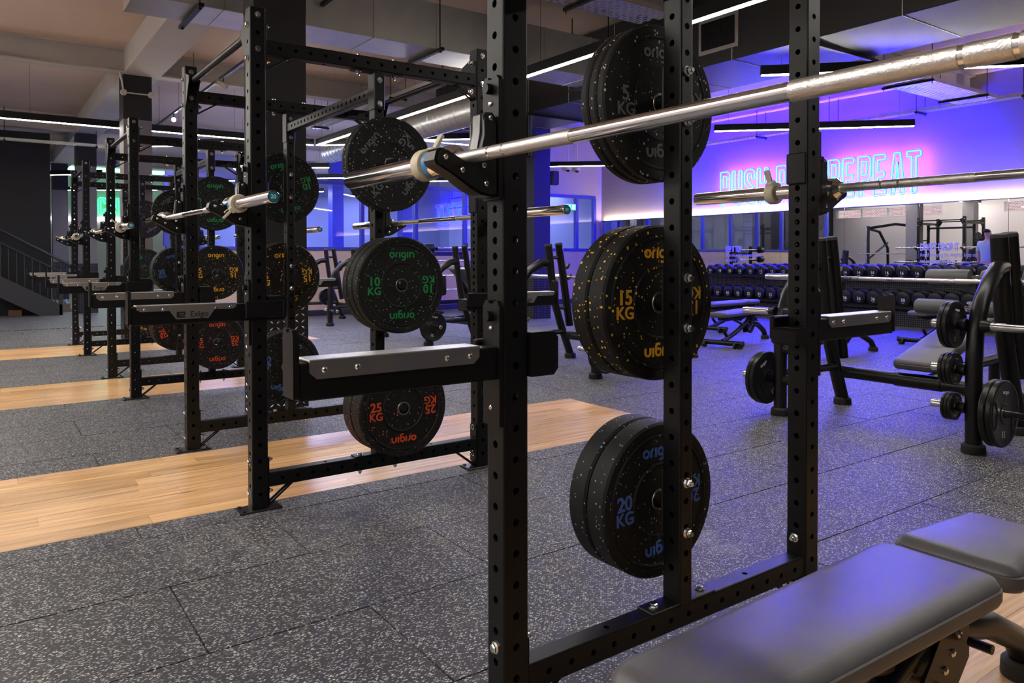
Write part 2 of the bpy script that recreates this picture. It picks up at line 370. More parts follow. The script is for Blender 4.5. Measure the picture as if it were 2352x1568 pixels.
        if not pos: fs = [f[::-1] for f in fs]
        return s.add(vs, fs)
    def stroke(s, pts, w, d, closed=False):
        """flat raised ribbon in the local XY plane, height d along +Z"""
        P = [Vector((p[0], p[1], 0)) for p in pts]; k = len(P); vs = []; fs = []
        for i in range(k):
            a = P[i - 1] if (closed or i > 0) else P[i]; b = P[(i + 1) % k] if (closed or i < k - 1) else P[i]
            t = (b - a).normalized(); nn = Vector((-t.y, t.x, 0)) * w / 2
            vs += [tuple(P[i] + nn), tuple(P[i] - nn), tuple(P[i] + nn + Vector((0, 0, d))), tuple(P[i] - nn + Vector((0, 0, d)))]
        for i in range(k if closed else k - 1):
            a = i * 4; b = ((i + 1) % k) * 4
            fs += [(a + 3, b + 3, b + 2, a + 2), (a + 2, b + 2, b, a), (a + 1, b + 1, b + 3, a + 3)]
        if not closed:
            fs += [(1, 3, 2, 0), ((k - 1) * 4, (k - 1) * 4 + 2, (k - 1) * 4 + 3, (k - 1) * 4 + 1)]
        return s.add(vs, fs)
    def plate_hole(s, w, z0, z1, holes, r, fn):
        """strip u in [-w/2, w/2], v in [z0, z1] with round holes at v in holes; fn(u, v, depth)->3D"""
        holes = sorted(h for h in holes if z0 + r * 1.2 < h < z1 - r * 1.2)
        if not holes: return s.add([fn(-w / 2, z0, 0), fn(w / 2, z0, 0), fn(w / 2, z1, 0), fn(-w / 2, z1, 0)], [(0, 1, 2, 3)])
        hc = min(w / 2 * 0.95, min([b - a for a, b in zip(holes, holes[1:])] + [1]) / 2)
        hc = max(min(hc, r * 1.8), r * 1.15)
        z = z0
        def quad(a, b):
            if b - a > 1e-5: s.add([fn(-w / 2, a, 0), fn(w / 2, a, 0), fn(w / 2, b, 0), fn(-w / 2, b, 0)], [(0, 1, 2, 3)])
        for h in holes:
            lo, hi = max(h - hc, z0), min(h + hc, z1)
            quad(z, lo); z = hi
            ring = [(r * math.cos(math.radians(15 + 30 * i)), h + r * math.sin(math.radians(15 + 30 * i))) for i in range(12)]
            W = w / 2; out = [(W, 1 / 3), (W, 1), (W / 3, 1), (-W / 3, 1), (-W, 1), (-W, 1 / 3), (-W, -1 / 3), (-W, -1), (-W / 3, -1), (W / 3, -1), (W, -1), (W, -1 / 3)]
            out = [(u, h + v * ((hi - h) if v > 0 else (h - lo))) for u, v in out]
            vs = [fn(u, v, 0) for u, v in ring] + [fn(u, v, 0) for u, v in out] + [fn(u, v, 0.006) for u, v in ring]
            fs = []
            for i in range(12):
                j = (i + 1) % 12
                fs += [(i, 12 + i, 12 + j, j), (24 + i, i, j, 24 + j)]
            s.add(vs, fs)
        quad(z, z1)
        return s
    def perf_tube(s, L, sx, sy, hx, hy, r, caps=True, c=0.005):
        """square tube along +Z with holes: hx = hole heights on the X faces, hy = on the Y faces"""
        a, b = sx / 2, sy / 2
        s.plate_hole(sy - 2 * c, 0, L, hx, r, lambda u, v, d: (a - d, u, v))
        s.plate_hole(sy - 2 * c, 0, L, hx, r, lambda u, v, d: (-a + d, -u, v))
        s.plate_hole(sx - 2 * c, 0, L, hy, r, lambda u, v, d: (-u, b - d, v))
        s.plate_hole(sx - 2 * c, 0, L, hy, r, lambda u, v, d: (u, -b + d, v))
        for qx, qy in ((1, 1), (-1, 1), (-1, -1), (1, -1)):
            m1 = (a - c * 0.3) * qx, (b - c * 0.3) * qy
            A, B = (a * qx, (b - c) * qy), ((a - c) * qx, b * qy)
            if qx * qy < 0: A, B = B, A
            vs = [(*A, 0), (*m1, 0), (*B, 0), (*A, L), (*m1, L), (*B, L)]
            s.add(vs, [(0, 1, 4, 3), (1, 2, 5, 4)])
        if caps:
            s.box((0, 0, L + 0.002), (sx * 0.97, sy * 0.97, 0.008), 0.003)
        return s
    def text(s, body, M, size, depth=0.0012, bold=0.0, ax='CENTER'):
        vs, fs = text_geo(body, bold, ax)
        keep = s.M; s.M = keep @ M
        s.add([(x * size, y * size, z * depth) for x, y, z in vs], fs); s.M = keep
        return s
    def wordmark(s, M, h, d=0.0012):
        """the rounded lower-case wordmark; h = x-height"""
        keep = s.M; s.M = keep @ M @ Matrix.Translation((-2.42 * h, -0.5 * h, 0)) @ Matrix.Diagonal((h, h, 1, 1)); w_ = 0.25
        arc = lambda cx, cy, r, a0, a1, n=10: [(cx + r * math.cos(math.radians(a0 + (a1 - a0) * i / n)), cy + r * math.sin(math.radians(a0 + (a1 - a0) * i / n))) for i in range(n + 1)]
        s.stroke(arc(0.5, 0.5, 0.38, 0, 360, 20)[:-1], w_, d, True)
        s.stroke([(1.25, 0)] + arc(1.63, 0.5, 0.38, 180, 95, 6), w_, d)
        s.stroke([(1.98, 0), (1.98, 1)], w_, d)
        s.stroke(arc(2.72, 0.5, 0.38, 0, 360, 20)[:-1], w_, d, True)
        s.stroke([(3.1, 0.5), (3.1, -0.02)] + arc(2.72, -0.02, 0.38, 0, -125, 8), w_, d)
        s.stroke([(3.52, 0), (3.52, 1)], w_, d)
        s.stroke([(3.95, 0)] + arc(4.33, 0.5, 0.38, 180, 0, 10) + [(4.71, 0)], w_, d)
        s.M = keep; return s
    def mesh(s, name, mats, ang=35):
        me = bpy.data.meshes.new(name); me.from_pydata(s.v, [], s.f)
        for m in (mats if isinstance(mats, (list, tuple)) else [mats]): me.materials.append(MAT[m] if isinstance(m, str) else m)
        if len(me.materials) > 1: me.polygons.foreach_set('material_index', s.mi)
        me.shade_smooth(); me.set_sharp_from_angle(angle=math.radians(ang)); me.update()
        return me
_TC = {}
def text_geo(body, bold, ax):
    k = (body, bold, ax)
    if k not in _TC:
        cu = bpy.data.curves.new('t', 'FONT'); cu.body = body; cu.size = 1; cu.align_x = ax; cu.align_y = 'CENTER'; cu.offset = bold; cu.extrude = 0.5; cu.resolution_u = 3
        cu.space_line = 0.85
        ob = bpy.data.objects.new('t', cu); COL.objects.link(ob)
        me = bpy.data.meshes.new_from_object(ob.evaluated_get(bpy.context.evaluated_depsgraph_get()))
        vs = [tuple(q.co + Vector((0, 0, 0.5))) for q in me.vertices]; fs = [tuple(p.vertices) for p in me.polygons]
        bpy.data.objects.remove(ob); bpy.data.curves.remove(cu); bpy.data.meshes.remove(me)
        _TC[k] = (vs, fs)
    return _TC[k]
def mat3(x, y, z, t=(0, 0, 0)):
    M = Matrix((Vector(x), Vector(y), Vector(z))).transposed().to_4x4(); M.translation = Vector(t); return M
FRONT = lambda t=(0, 0, 0), a=0.0: mat3((1, 0, 0), (0, 0, 1), (0, -1, 0), t) @ Matrix.Rotation(a, 4, 'Z')     # reads from -Y
LEFT = lambda t=(0, 0, 0), a=0.0: mat3((0, -1, 0), (0, 0, 1), (-1, 0, 0), t) @ Matrix.Rotation(a, 4, 'Z')      # reads from -X
def link(name, me, parent=None, loc=(0, 0, 0), rot=(0, 0, 0), scale=None):
    o = bpy.data.objects.new(name, me); COL.objects.link(o)
    if parent: o.parent = parent
    o.location = loc; o.rotation_euler = rot
    if scale: o.scale = scale
    return o
def tag(o, label=None, cat=None, group=None, kind=None):
    if label: o['label'] = label
    if cat: o['category'] = cat
    if group: o['group'] = group
    if kind: o['kind'] = kind
    return o
def thing(name, label, cat, loc=(0, 0, 0), rotz=0.0, group=None):
    o = link(name, None, None, loc, (0, 0, rotz)); return tag(o, label, cat, group)
KIDS = {}
def copy_tree(o, loc=None, rotz=None, label=None, group=None, parent=None):
    c = o.copy(); COL.objects.link(c); c.parent = parent
    if loc is not None: c.location = loc
    if rotz is not None: c.rotation_euler[2] = rotz
    if label: c['label'] = label
    if group: c['group'] = group
    for ch in [k for k in o.children if not k.get('_nocopy')]: copy_tree(ch, parent=c)
    return c
def struct(name, g, mat, label=None, parent=None):
    o = link(name, g.mesh(name, mat), parent)
    if not parent: o['kind'] = 'structure'
    return o
# ---------------------------------------------------------------- setting
XW, ZC = 11.55, 3.92
fl = struct('floor', G().box((3.4, 9.0, -0.07), (16.8, 33, 0.1)), 'black')
far = struct('floor', G().box((-1.3, 17.7, -0.01), (5.8, 14.4, 0.02)).box((6.5, 14.3, -0.01), (9.8, 7.6, 0.02)), 'rubber_floor')
K = 3.235
strips = [(0.08 + K * k, 1.20 + K * k) for k in (-1, 0, 1, 2)]
strips[0] = (strips[0][0], strips[0][1] - 0.15)
TX = 2.82
tm = G().box((0.5, 0.5, -0.5), (1, 1, 1)).mesh('tile', 'rubber_floor')
rects = []
fwd2 = fw.xy; cpos = cm.translation
for n in range(-12, 20):
    a, b = -0.09 + 0.5345 * n, -0.09 + 0.5345 * (n + 1)
    ph = 0.51 if n % 2 == 0 else 0.01
    b = min(b, 10.38)
    if a > 10.3: continue
    ints = [(a, b)]
    for s0, s1 in strips:
        nx = []
        for p, q in ints:
            if q <= s0 or p >= s1: nx.append((p, q)); continue
            if p < s0: nx.append((p, s0))
            if q > s1: nx.append((s1, q))
        ints = nx
    segs = [(-4.5 + 0.0, TX, ints), (TX, 11.5, [(a, b)])] if ints != [(a, b)] else [(-4.5, 11.5, ints)]
    for x0, x1, yy in segs:
        xs = [x0] + [x for x in [ph + i for i in range(-6, 13)] if x0 + 0.12 < x < x1 - 0.12] + [x1]
        for y0, y1 in yy:
            if y1 - y0 < 0.02: continue
            for u, v in zip(xs, xs[1:]): rects.append((u, v, y0, y1))
def shown(r):
    cx, cy_ = (r[0] + r[1]) / 2 - cpos.x, (r[2] + r[3]) / 2 - cpos.y
    d = cx * fwd2.x + cy_ * fwd2.y; l = cx * rt.x + cy_ * rt.y
    if d < 0.8 or abs(l) > d * 0.78: return -d
    return (r[1] - r[0]) * (r[3] - r[2]) / d ** 3
rects.sort(key=shown, reverse=True)
GAP = 0.0028
for i, (u, v, p, q) in enumerate(rects[:290]):
    link('tile', tm, fl, (u + GAP, p + GAP, random.uniform(-0.0012, 0)), (0, 0, 0), (v - u - 2 * GAP, q - p - 2 * GAP, 0.02))
g = G()
for u, v, p, q in rects[290:]: g.box(((u + v) / 2, (p + q) / 2, -0.01), (v - u - 2 * GAP, q - p - 2 * GAP, 0.02))
tag(link('tiles', g.mesh('tiles', 'rubber_floor'), fl), kind='stuff')
pm = G().box((0.5, 0.5, -0.5), (1, 1, 1)).mesh('plank', 'oak')
where = ['oak lifting strip lying under the grey topped bench', 'wide oak lifting strip in front, crossing under the second rack',
         'middle oak lifting strip running under the third rack', 'oak lifting strip under the last rack by the stairs']
for (s0, s1), lb in zip(strips, where):
    t = thing('wooden_platform', lb, 'platform', ((-2.2 + TX) / 2, (s0 + s1) / 2, 0), 0, 'oak strips let into the rubber floor')
    nr = 9; wd = (s1 - s0) / nr
    for r in range(nr):
        x = -2.2
        while x < TX - 0.01:
            L = random.uniform(0.45, 1.35); x1 = min(x + L, TX)
            if TX - x1 < 0.3: x1 = TX
            link('plank', pm, t, (x + 0.0007 - t.location.x, s0 + r * wd + 0.0007 - t.location.y, random.uniform(-0.0008, 0.0004)), (0, 0, 0), (x1 - x - 0.0014, wd - 0.0014, 0.02)); x = x1

# walls
wr = struct('wall_right', G().box((XW + 0.1, 5.6, ZC / 2), (0.2, 25.2, ZC)), 'wall')
struct('wall_front', G().box((3.4, -7.1, ZC / 2), (16.6, 0.2, ZC)), 'column')
g = G()
g.box((-4.6, 8.75, 1.3), (0.2, 31.5, 2.6)).box((-4.6, 8.75, 3.45), (0.2, 31.5, 0.94)).box((-4.6, 19.2, 2.79), (0.2, 10.8, 0.38))
wins = [(-4.6, -1.6), (-0.2, 3.4), (4.3, 7.69), (9.69, 13.8)]
prev = -7.0
for a, b in wins:
    if a > prev: g.box((-4.6, (a + prev) / 2, 2.79), (0.2, a - prev, 0.38))
    prev = b
struct('wall_left', g, 'wall_light')
for i, (a, b) in enumerate(wins):
    wn = struct('window_%d' % (i + 1), G().box((-4.6, (a + b) / 2, 2.615), (0.2, b - a, 0.03)).box((-4.6, (a + b) / 2, 2.965), (0.2, b - a, 0.03)), 'white_paint')
    nm = 4; dx = (b - a) / nm
    for j in range(nm + 1): link('mullion', G().box((-4.6, a + dx * j, 2.79), (0.08, 0.06, 0.36)).mesh('mullion', 'white_paint'), wn)
    for j in range(nm): link('pane', G().box((-4.6, a + dx * (j + 0.5), 2.79), (0.008, dx - 0.06, 0.32)).mesh('pane', 'clear'), wn)
tag(link('brick_building', G().box((-8.2, 4, 3), (0.3, 30, 6)).mesh('brick_building', 'brick')), 'red brick building outside beyond the high windows', 'building')
struct('wall_back', G().box((-1.4, 24.6, ZC / 2), (6.4, 0.2, ZC)).box((4.6, 24.6, ZC / 2), (6, 0.2, ZC)), 'wall')
struct('wall_back', G().box((-2.17, 14.0, 1.78), (4.66, 0.12, 3.56)), 'dark_wall')
g = G()
for z in (0.75, 1.52, 2.3, 3.08): g.box((-2.17, 13.935, z), (4.66, 0.006, 0.008))
struct('trim_1', g, 'black')
struct('ceiling', G().box((3.4, 8.8, ZC + 0.1), (16.6, 32, 0.2)), 'slab')
g = G()
for x0, x1 in ((0.6, 1.05), (7.12, 7.55)): g.box(((x0 + x1) / 2, 8.8, 3.76), (x1 - x0, 31.6, 0.32))
struct('beam', g, 'beam')
g = G()
for y in (-3.9, 2.0, 7.88, 13.7, 19.6):
    for x0, x1 in ((-4.5, 0.6), (1.05, 7.12), (7.55, 11.55)):
        xm, L = (x0 + x1) / 2, x1 - x0
        g.box((xm, y, 3.76), (L, 0.05, 0.32)).box((xm, y, 3.61), (L, 0.2, 0.022)).box((xm, y, 3.905), (L, 0.2, 0.03))
struct('beam', g, 'beam')

def column(x0, x1, y0, y1, band, lower, chq=1.0, relief=False):
    xm, ym = (x0 + x1) / 2, (y0 + y1) / 2
    c = struct('column', G().box((xm, ym, (chq + band) / 2), (x1 - x0, y1 - y0, band - chq)), lower)
    link('upper_band', G().box((xm, ym, (band + 3.6) / 2), (x1 - x0 + 0.004, y1 - y0 + 0.004, 3.6 - band)).mesh('upper_band', 'column'), c)
    link('cladding', G().box((xm, ym, chq / 2), (x1 - x0 + 0.012, y1 - y0 + 0.012, chq)).mesh('cladding', 'column' if relief else 'chequer'), c)
    if relief:
        g = G(); s = 0.046
        def loz(o, u, v, nrm, flip):
            a = 0.7 if flip else -0.7; U, V, Nn = Vector(u), Vector(v), Vector(nrm)
            d1 = U * math.cos(a) + V * math.sin(a); d2 = U * -math.sin(a) + V * math.cos(a); o = Vector(o)
            P = [o + d1 * 0.017, o + d2 * 0.0055, o - d1 * 0.017, o - d2 * 0.0055, o + Nn * 0.003 + d1 * 0.009, o + Nn * 0.003 - d1 * 0.009]
            fs = [(0, 1, 4), (1, 5, 4), (1, 2, 5), (2, 3, 5), (3, 4, 5), (3, 0, 4)]
            if U.cross(V).dot(Nn) < 0: fs = [f[::-1] for f in fs]
            g.add([tuple(p) for p in P], fs)
        for i in range(int(chq / s)):
            for j in range(int((x1 - x0) / s)):
                loz((x0 + 0.02 + j * s, y0 - 0.0065, 0.02 + i * s), (1, 0, 0), (0, 0, 1), (0, -1, 0), (i + j) % 2)
            for j in range(int((y1 - y0) / s)):
                loz((x0 - 0.0065, y0 + 0.02 + j * s, 0.02 + i * s), (0, -1, 0), (0, 0, 1), (-1, 0, 0), (i + j) % 2)
                loz((x1 + 0.0065, y0 + 0.02 + j * s, 0.02 + i * s), (0, 1, 0), (0, 0, 1), (1, 0, 0), (i + j) % 2)
        tag(link('tread', g.mesh('tread', 'steel'), c), kind='stuff')
    return c
column(0.58, 0.955, 1.97, 2.22, 2.9, 'column', 1.0, True)
column(0.6, 0.95, 7.9, 8.25, 3.0, 'column_grey')
column(0.6, 0.95, 13.8, 14.2, 2.95, 'column_grey')
column(0.6, 0.95, 19.7, 20.1, 2.9, 'column_grey')
column(7.14, 7.5, 7.35, 7.74, 2.95, 'column')
column(7.14, 7.5, -3.95, -3.6, 2.95, 'column')
column(-3.1, -2.74, 7.9, 8.25, 2.95, 'column_grey')

# glazed studio front
YS = 10.43
def framebox(a, b): return ((a[0] + b[0]) / 2, (a[1] + b[1]) / 2, (a[2] + b[2]) / 2), (b[0] - a[0], b[1] - a[1], b[2] - a[2])
pl = struct('wall_back', G().box((6.575, YS + 0.06, 0.68), (9.95, 0.1, 1.16)), 'ply')
xs = [1.6, 2.8, 4.0, 5.2, 6.4, 7.6, 8.8, 9.75, 10.76, 11.33]
for a, b in zip(xs, xs[1:] + [11.55]):
    link('panel', G().box(((a + b) / 2, YS + 0.0055, 0.68), (b - a - 0.006, 0.012, 1.15)).mesh('panel', 'ply'), pl)
struct('baseboard_back', G().box((6.575, YS - 0.002, 0.055), (9.95, 0.03, 0.11)), 'baseboard')
wn = struct('window_5', G().box((6.47, YS + 0.03, 1.285), (9.74, 0.12, 0.06)).box((6.47, YS + 0.03, 2.56), (9.74, 0.12, 0.07)), 'blue_frame')
for x in xs: link('mullion', G().box((x, YS + 0.03, 1.92), (0.07, 0.1, 1.22)).mesh('mullion', 'blue_frame'), wn)
for a, b in zip(xs, xs[1:]): link('pane', G().box(((a + b) / 2, YS + 0.03, 1.92), (b - a - 0.07, 0.008, 1.2)).mesh('pane', 'glass'), wn)
struct('wall_back', G().box((10.45, YS + 0.06, 3.26), (2.2, 0.14, 1.33)).box((11.46, YS + 0.06, 1.9), (0.2, 0.14, 1.4)), 'wall')
struct('wall_back', G().box((11.45, 14.3, 1.95), (0.2, 7.6, 3.9)).box((7.5, 18.1, 1.95), (8.0, 0.1, 3.9)), 'studio_wall')
g = G()
for x in (6.6, 8.6): g.box((x, 15.2, 1.9), (0.3, 0.3, 3.8))
struct('column', g, 'blue_frame')
# target board with height marks on the studio's side wall
tb = thing('target_board', 'pale concrete-look board with height marks seen through the studio glass', 'target board', (11.337, 15.25, 0.0))
link('board', G().box((0, 0, 1.7), (0.02, 4.3, 3.2)).mesh('board', plain('pale_board', S(168, 172, 196), 0.8, var=0.15, vscale=3)), tb)
g = G()
for z in (2.97, 2.66): g.box((-0.012, 0, z), (0.006, 4.3, 0.035))
link('stripe', g.mesh('stripe', 'blue_frame'), tb)
g = G()
g.text('10', LEFT((-0.012, 2.05, 3.12)), 0.3, 0.004, 0.01).text('9', LEFT((-0.012, 2.12, 2.81)), 0.3, 0.004, 0.01)
link('lettering', g.mesh('lettering', 'blue_frame'), tb)
tag(link('wall_pad', G().prism([(-0.25, 0), (0.25, 0), (0.35, 0.1), (0.35, 1.4), (0.25, 1.5), (-0.25, 1.5), (-0.35, 1.4), (-0.35, 0.1)], lambda u, v, t: (11.324 + t, 14.2 + u, 1.25 + v), -0.04, 0).mesh('wall_pad', plain('violet_pad', S(140, 70, 190), 0.6))), 'rounded violet panel on the studio side wall', 'wall panel')

# mirror wall
mw = thing('wall_mirror', 'long frameless mirror above the dumbbell racks, lit along its top', 'mirror', (11.5, 2, 0))
ys = [-6.4 + 1.3 * i for i in range(13)] + [10.38]
for a, b in zip(ys, ys[1:]):
    link('panel', G().box((0, (a + b) / 2 - 2, 1.04), (0.04, b - a - 0.006, 1.88)).mesh('panel', 'mirror'), mw)
for y, hd, l1, l2, k1, k2 in ((2.685, "DON'T DROP IT", "Avoid dropping the weights, keep our", "and your toes healthy", 0.5, 0.62), (6.59, "KEEP IT TIDY", "Return the weights and keep the space", "tidy and trip hazard free", 0.42, 0.6)):
    g = G(); T = lambda z, kx: LEFT((-0.0212, y - 2, z)) @ Matrix.Diagonal((kx, 1, 1, 1))
    g.text(hd, T(1.265, k1), 0.165, 0.001, 0.03, 'LEFT').text(l1, T(1.145, k2), 0.092, 0.001, 0.004, 'LEFT').text(l2, T(1.045, k2), 0.092, 0.001, 0.004, 'LEFT')
    tag(link('lettering', g.mesh('lettering', 'grey_print'), mw), 'grey "%s" notice printed on the mirror' % hd.lower())
cv = thing('cove_light', 'warm strip light washing up the wall from the mirror top', 'light', (11.5, 2, 1.98))
link('channel', G().box((-0.018, 0, 0.006), (0.004, 16.7, 0.022)).box((0.0, 0, 0.002), (0.04, 16.7, 0.004)).mesh('channel', 'steel'), cv)
link('diffuser', G().box((0.012, 0, 0.008), (0.03, 16.6, 0.008)).mesh('diffuser', 'cove'), cv)

# neon sign
t_ = 0.13
def rect_letter(ch, w_=0.42):
    t = t_; h = 1.0
    L = {
     'P': [[(0, 0), (0, 1), (w_ - .08, 1), (w_, .9), (w_, .5), (w_ - .08, .4), (t, .4), (t, 0)], [(t, .53), (t, .87), (w_ - t, .87), (w_ - t, .53)]],
     'U': [[(0, 1), (0, .1), (.1, 0), (w_ - .1, 0), (w_, .1), (w_, 1), (w_ - t, 1), (w_ - t, .13), (t, .13), (t, 1)]],
     'S': [[(w_, .72), (w_, .9), (w_ - .1, 1), (.1, 1), (0, .9), (0, .62), (w_ - t, .36), (w_ - t, .13), (t, .13), (t, .3), (0, .3), (0, .1), (.1, 0), (w_ - .1, 0), (w_, .1), (w_, .42), (t, .68), (t, .87), (w_ - t, .87), (w_ - t, .72)]],
     'H': [[(0, 0), (0, 1), (t, 1), (t, .57), (w_ - t, .57), (w_ - t, 1), (w_, 1), (w_, 0), (w_ - t, 0), (w_ - t, .43), (t, .43), (t, 0)]],
     'L': [[(0, 0), (0, 1), (t, 1), (t, .13), (w_ * .85, .13), (w_ * .85, 0)]],
     'R': [[(0, 0), (0, 1), (w_ - .08, 1), (w_, .9), (w_, .58), (w_ - .06, .5), (w_, .42), (w_, 0), (w_ - t, 0), (w_ - t, .42), (t, .42), (t, 0)], [(t, .55), (t, .87), (w_ - t, .87), (w_ - t, .55)]],
     'E': [[(0, 0), (0, 1), (w_ * .9, 1), (w_ * .9, .87), (t, .87), (t, .57), (w_ * .8, .57), (w_ * .8, .44), (t, .44), (t, .13), (w_ * .9, .13), (w_ * .9, 0)]],
     'A': [[(0, 0), (w_ * .3, 1), (w_ * .75, 1), (w_ * 1.05, 0), (w_ * .75, 0), (w_ * .68, .24), (w_ * .37, .24), (w_ * .3, 0)], [(w_ * .42, .38), (w_ * .525, .8), (w_ * .63, .38)]],
     'T': [[(0, 1), (w_, 1), (w_, .87), (w_ / 2 + t / 2, .87), (w_ / 2 + t / 2, 0), (w_ / 2 - t / 2, 0), (w_ / 2 - t / 2, .87), (0, .87)]],
     'C': [[(w_, .66), (w_, .9), (w_ - .1, 1), (.1, 1), (0, .9), (0, .1), (.1, 0), (w_ - .1, 0), (w_, .1), (w_, .34), (w_ - t, .34), (w_ - t, .13), (t, .13), (t, .87), (w_ - t, .87), (w_ - t, .66)]],
     'N': [[(0, 0), (0, 1), (t, 1), (w_ - t, .35), (w_ - t, 1), (w_, 1), (w_, 0), (w_ - t, 0), (t, .65), (t, 0)]],
    }
    return L[ch]
def neon(parent, ch, y, z, wd, ht, fn, mat, halo=None, UPV=(1, 0, 0)):
    ws = wd / 0.42
    g = G(); g2 = G(); g3 = G()
    for loop in rect_letter(ch):
        pts = [(u * ws, v * ht) for u, v in loop]; pts = pts + [pts[0]]
        # densify the corners so the tube keeps its width
        d = []
        for (a, b), (c, e) in zip(pts, pts[1:]):
            l = math.hypot(c - a, e - b); k = min(0.012 / l, 0.4)
            d += [(a + (c - a) * k, b + (e - b) * k), (c - (c - a) * k, e - (e - b) * k)]
        d.append(d[0])
        g.tube([fn(y, z, u, v, 0) for u, v in d], 0.0095, 6, False)
        g2.tube([fn(y, z, u, v, 1) for u, v in d], 0.006, 4, False, upv=(1, 0, 0))
        g3.tube([fn(y, z, u, v, 2) for u, v in d], 0.007, 4, False, upv=UPV, flat=4.4)
    l = link('letter', g.mesh('letter', mat, 60), parent)
    if halo: link('added_halo', g2.mesh('added_halo', halo, 60), l); link('shield', g3.mesh('shield', 'white_paint', 60), l)  # strips added to light the wall behind, shields added to screen them
ns = thing('neon_sign', 'cyan outline neon lettering with a violet halo above the mirror', 'neon sign', (11.36, 4.6, 2.15))
ZN, HN = 2.155, 0.675
fnR = lambda y, z, u, v, k: ((-0.014, 0.02, 0.006)[k], y - u - 4.6, z + v - 2.15)
pin_m = G().cyl((0, 0, 0), (0.19, 0, 0), 0.006, 6).mesh('standoff', 'white_paint')
def word(wd, y0, y1):
    n = len(wd); pitch = (y0 - y1) / n
    for i in range(n):
        for v in (0.09, 0.9): link('standoff', pin_m, ns, (0, y0 - pitch * i - pitch * 0.12 - 4.6, ZN + HN * v - 2.15))
    for i, c in enumerate(wd): neon(ns, c, y0 - pitch * i, ZN, pitch * 0.8, HN, fnR, 'neon_c', 'neon_v')
word('PUSH', 6.61, 5.42); word('P', 5.29, 4.99); word('REPEAT', 4.23, 2.56)
gs = thing('neon_sign', 'green outline neon letters on the far wall between the columns', 'neon sign', (2.5, 24.4, 2.45))
fnB = lambda y, z, u, v, k: (y + u - 2.5, (-0.02, 0.05, 0.03)[k], z + v - 2.45)
for c, x in (('C', 2.2), ('N', 2.56)): neon(gs, c, x, 2.5, 0.24, 0.56, fnB, 'neon_g', 'neon_g', (0, 1, 0))
gw = thing('cove_light', 'white strip light along the far wall under the green sign', 'light', (3.0, 24.42, 2.35))
link('diffuser', G().box((0, 0, 0), (4.5, 0.05, 0.12)).mesh('diffuser', 'daylight'), gw)
tag(link('added_green_wash', G().box((2.6, 23.4, 3.87), (3.6, 0.12, 0.1)).mesh('added_green_wash', 'wash_g')), 'green light bar added to wash the far wall', 'light')  # added bar that throws green light on the far wall
for i, (x, y, z0, z1) in enumerate(((0.464, 24.47, 1.78, 3.38), (0.186, 24.47, 1.77, 2.7))):
    tag(link('light_panel', G().box((x, y, (z0 + z1) / 2), (0.16, 0.06, z1 - z0), 0.01).mesh('light_panel', 'daylight')), ['tall bright panel beside the farthest column', 'short bright panel at the edge of the dark stair wall'][i], 'light panel')
# door-side red sign, between the far columns
tag(link('sign', G().box((0.775, 24.48, 1.885), (0.11, 0.03, 0.27), 0.004).mesh('sign', 'red')), 'small red sign beside the farthest column', 'sign')

# staircase against the dark wall
st = thing('staircase', 'dark steel staircase with rod balustrade against the black wall', 'staircase', (0.31, 13.6, 0))
sl = 0.58
X = lambda x: x - 0.31
g = G().prism([(X(0.31), 0.0), (X(0.31), 0.2), (X(-3.6), 2.47), (X(-3.6), 2.07), (X(-0.05), 0.0)], lambda u, v, t: (u, t, v), -0.06, 0.0)
link('stringer', g.mesh('stringer', 'stair'), st)
for i in range(12):
    link('tread', G().box((X(0.1 - 0.29 * i), 0.18, 0.17 * (i + 1)), (0.3, 0.34, 0.03), 0.004).mesh('tread', 'stair'), st)
hr = G().tube([(X(0.62), -0.03, 0.86), (X(0.3), -0.03, 1.06), (X(-0.67), -0.03, 1.64), (X(-3.6), -0.03, 3.36)], 0.028, 10)
link('handrail', hr.mesh('handrail', 'stair'), st)
link('rail_bar', G().tube([(X(0.31), -0.03, 0.83), (X(-3.6), -0.03, 3.1)], 0.018, 8).mesh('rail_bar', 'stair'), st)
link('newel', G().box((X(0.29), -0.03, 0.43), (0.06, 0.06, 0.86), 0.006).mesh('newel', 'stair'), st)
bm_ = G().cyl((0, 0, 0), (0, 0, 0.66), 0.009, 8).mesh('baluster', 'stair')
for i in range(22): link('baluster', bm_, st, (X(0.2 - 0.125 * i), -0.03, 0.24 + 0.0725 * i))
tag(link('cardboard_box', G().box((-0.45, 13.75, 0.06), (0.22, 0.16, 0.12), 0.004).mesh('cardboard_box', plain('cardboard', S(92, 66, 40), 0.8))), 'brown cardboard box under the staircase', 'box')
bx = thing('tissue_box', 'small box of tissues on the floor at the foot of the stairs', 'tissue box', (0.46, 14.6, 0))
link('carton', G().box((0, 0, 0.12), (0.16, 0.1, 0.1), 0.004).box((0, 0, 0.035), (0.2, 0.14, 0.07), 0.004).mesh('carton', plain('carton', S(160, 140, 120), 0.7)), bx)
link('tissue', G().tube([(0.02, 0, 0.16), (-0.02, 0, 0.21), (0.01, 0, 0.26)], [0.035, 0.045, 0.01], 7).mesh('tissue', plain('tissue_paper', S(150, 170, 205), 0.9)), bx)
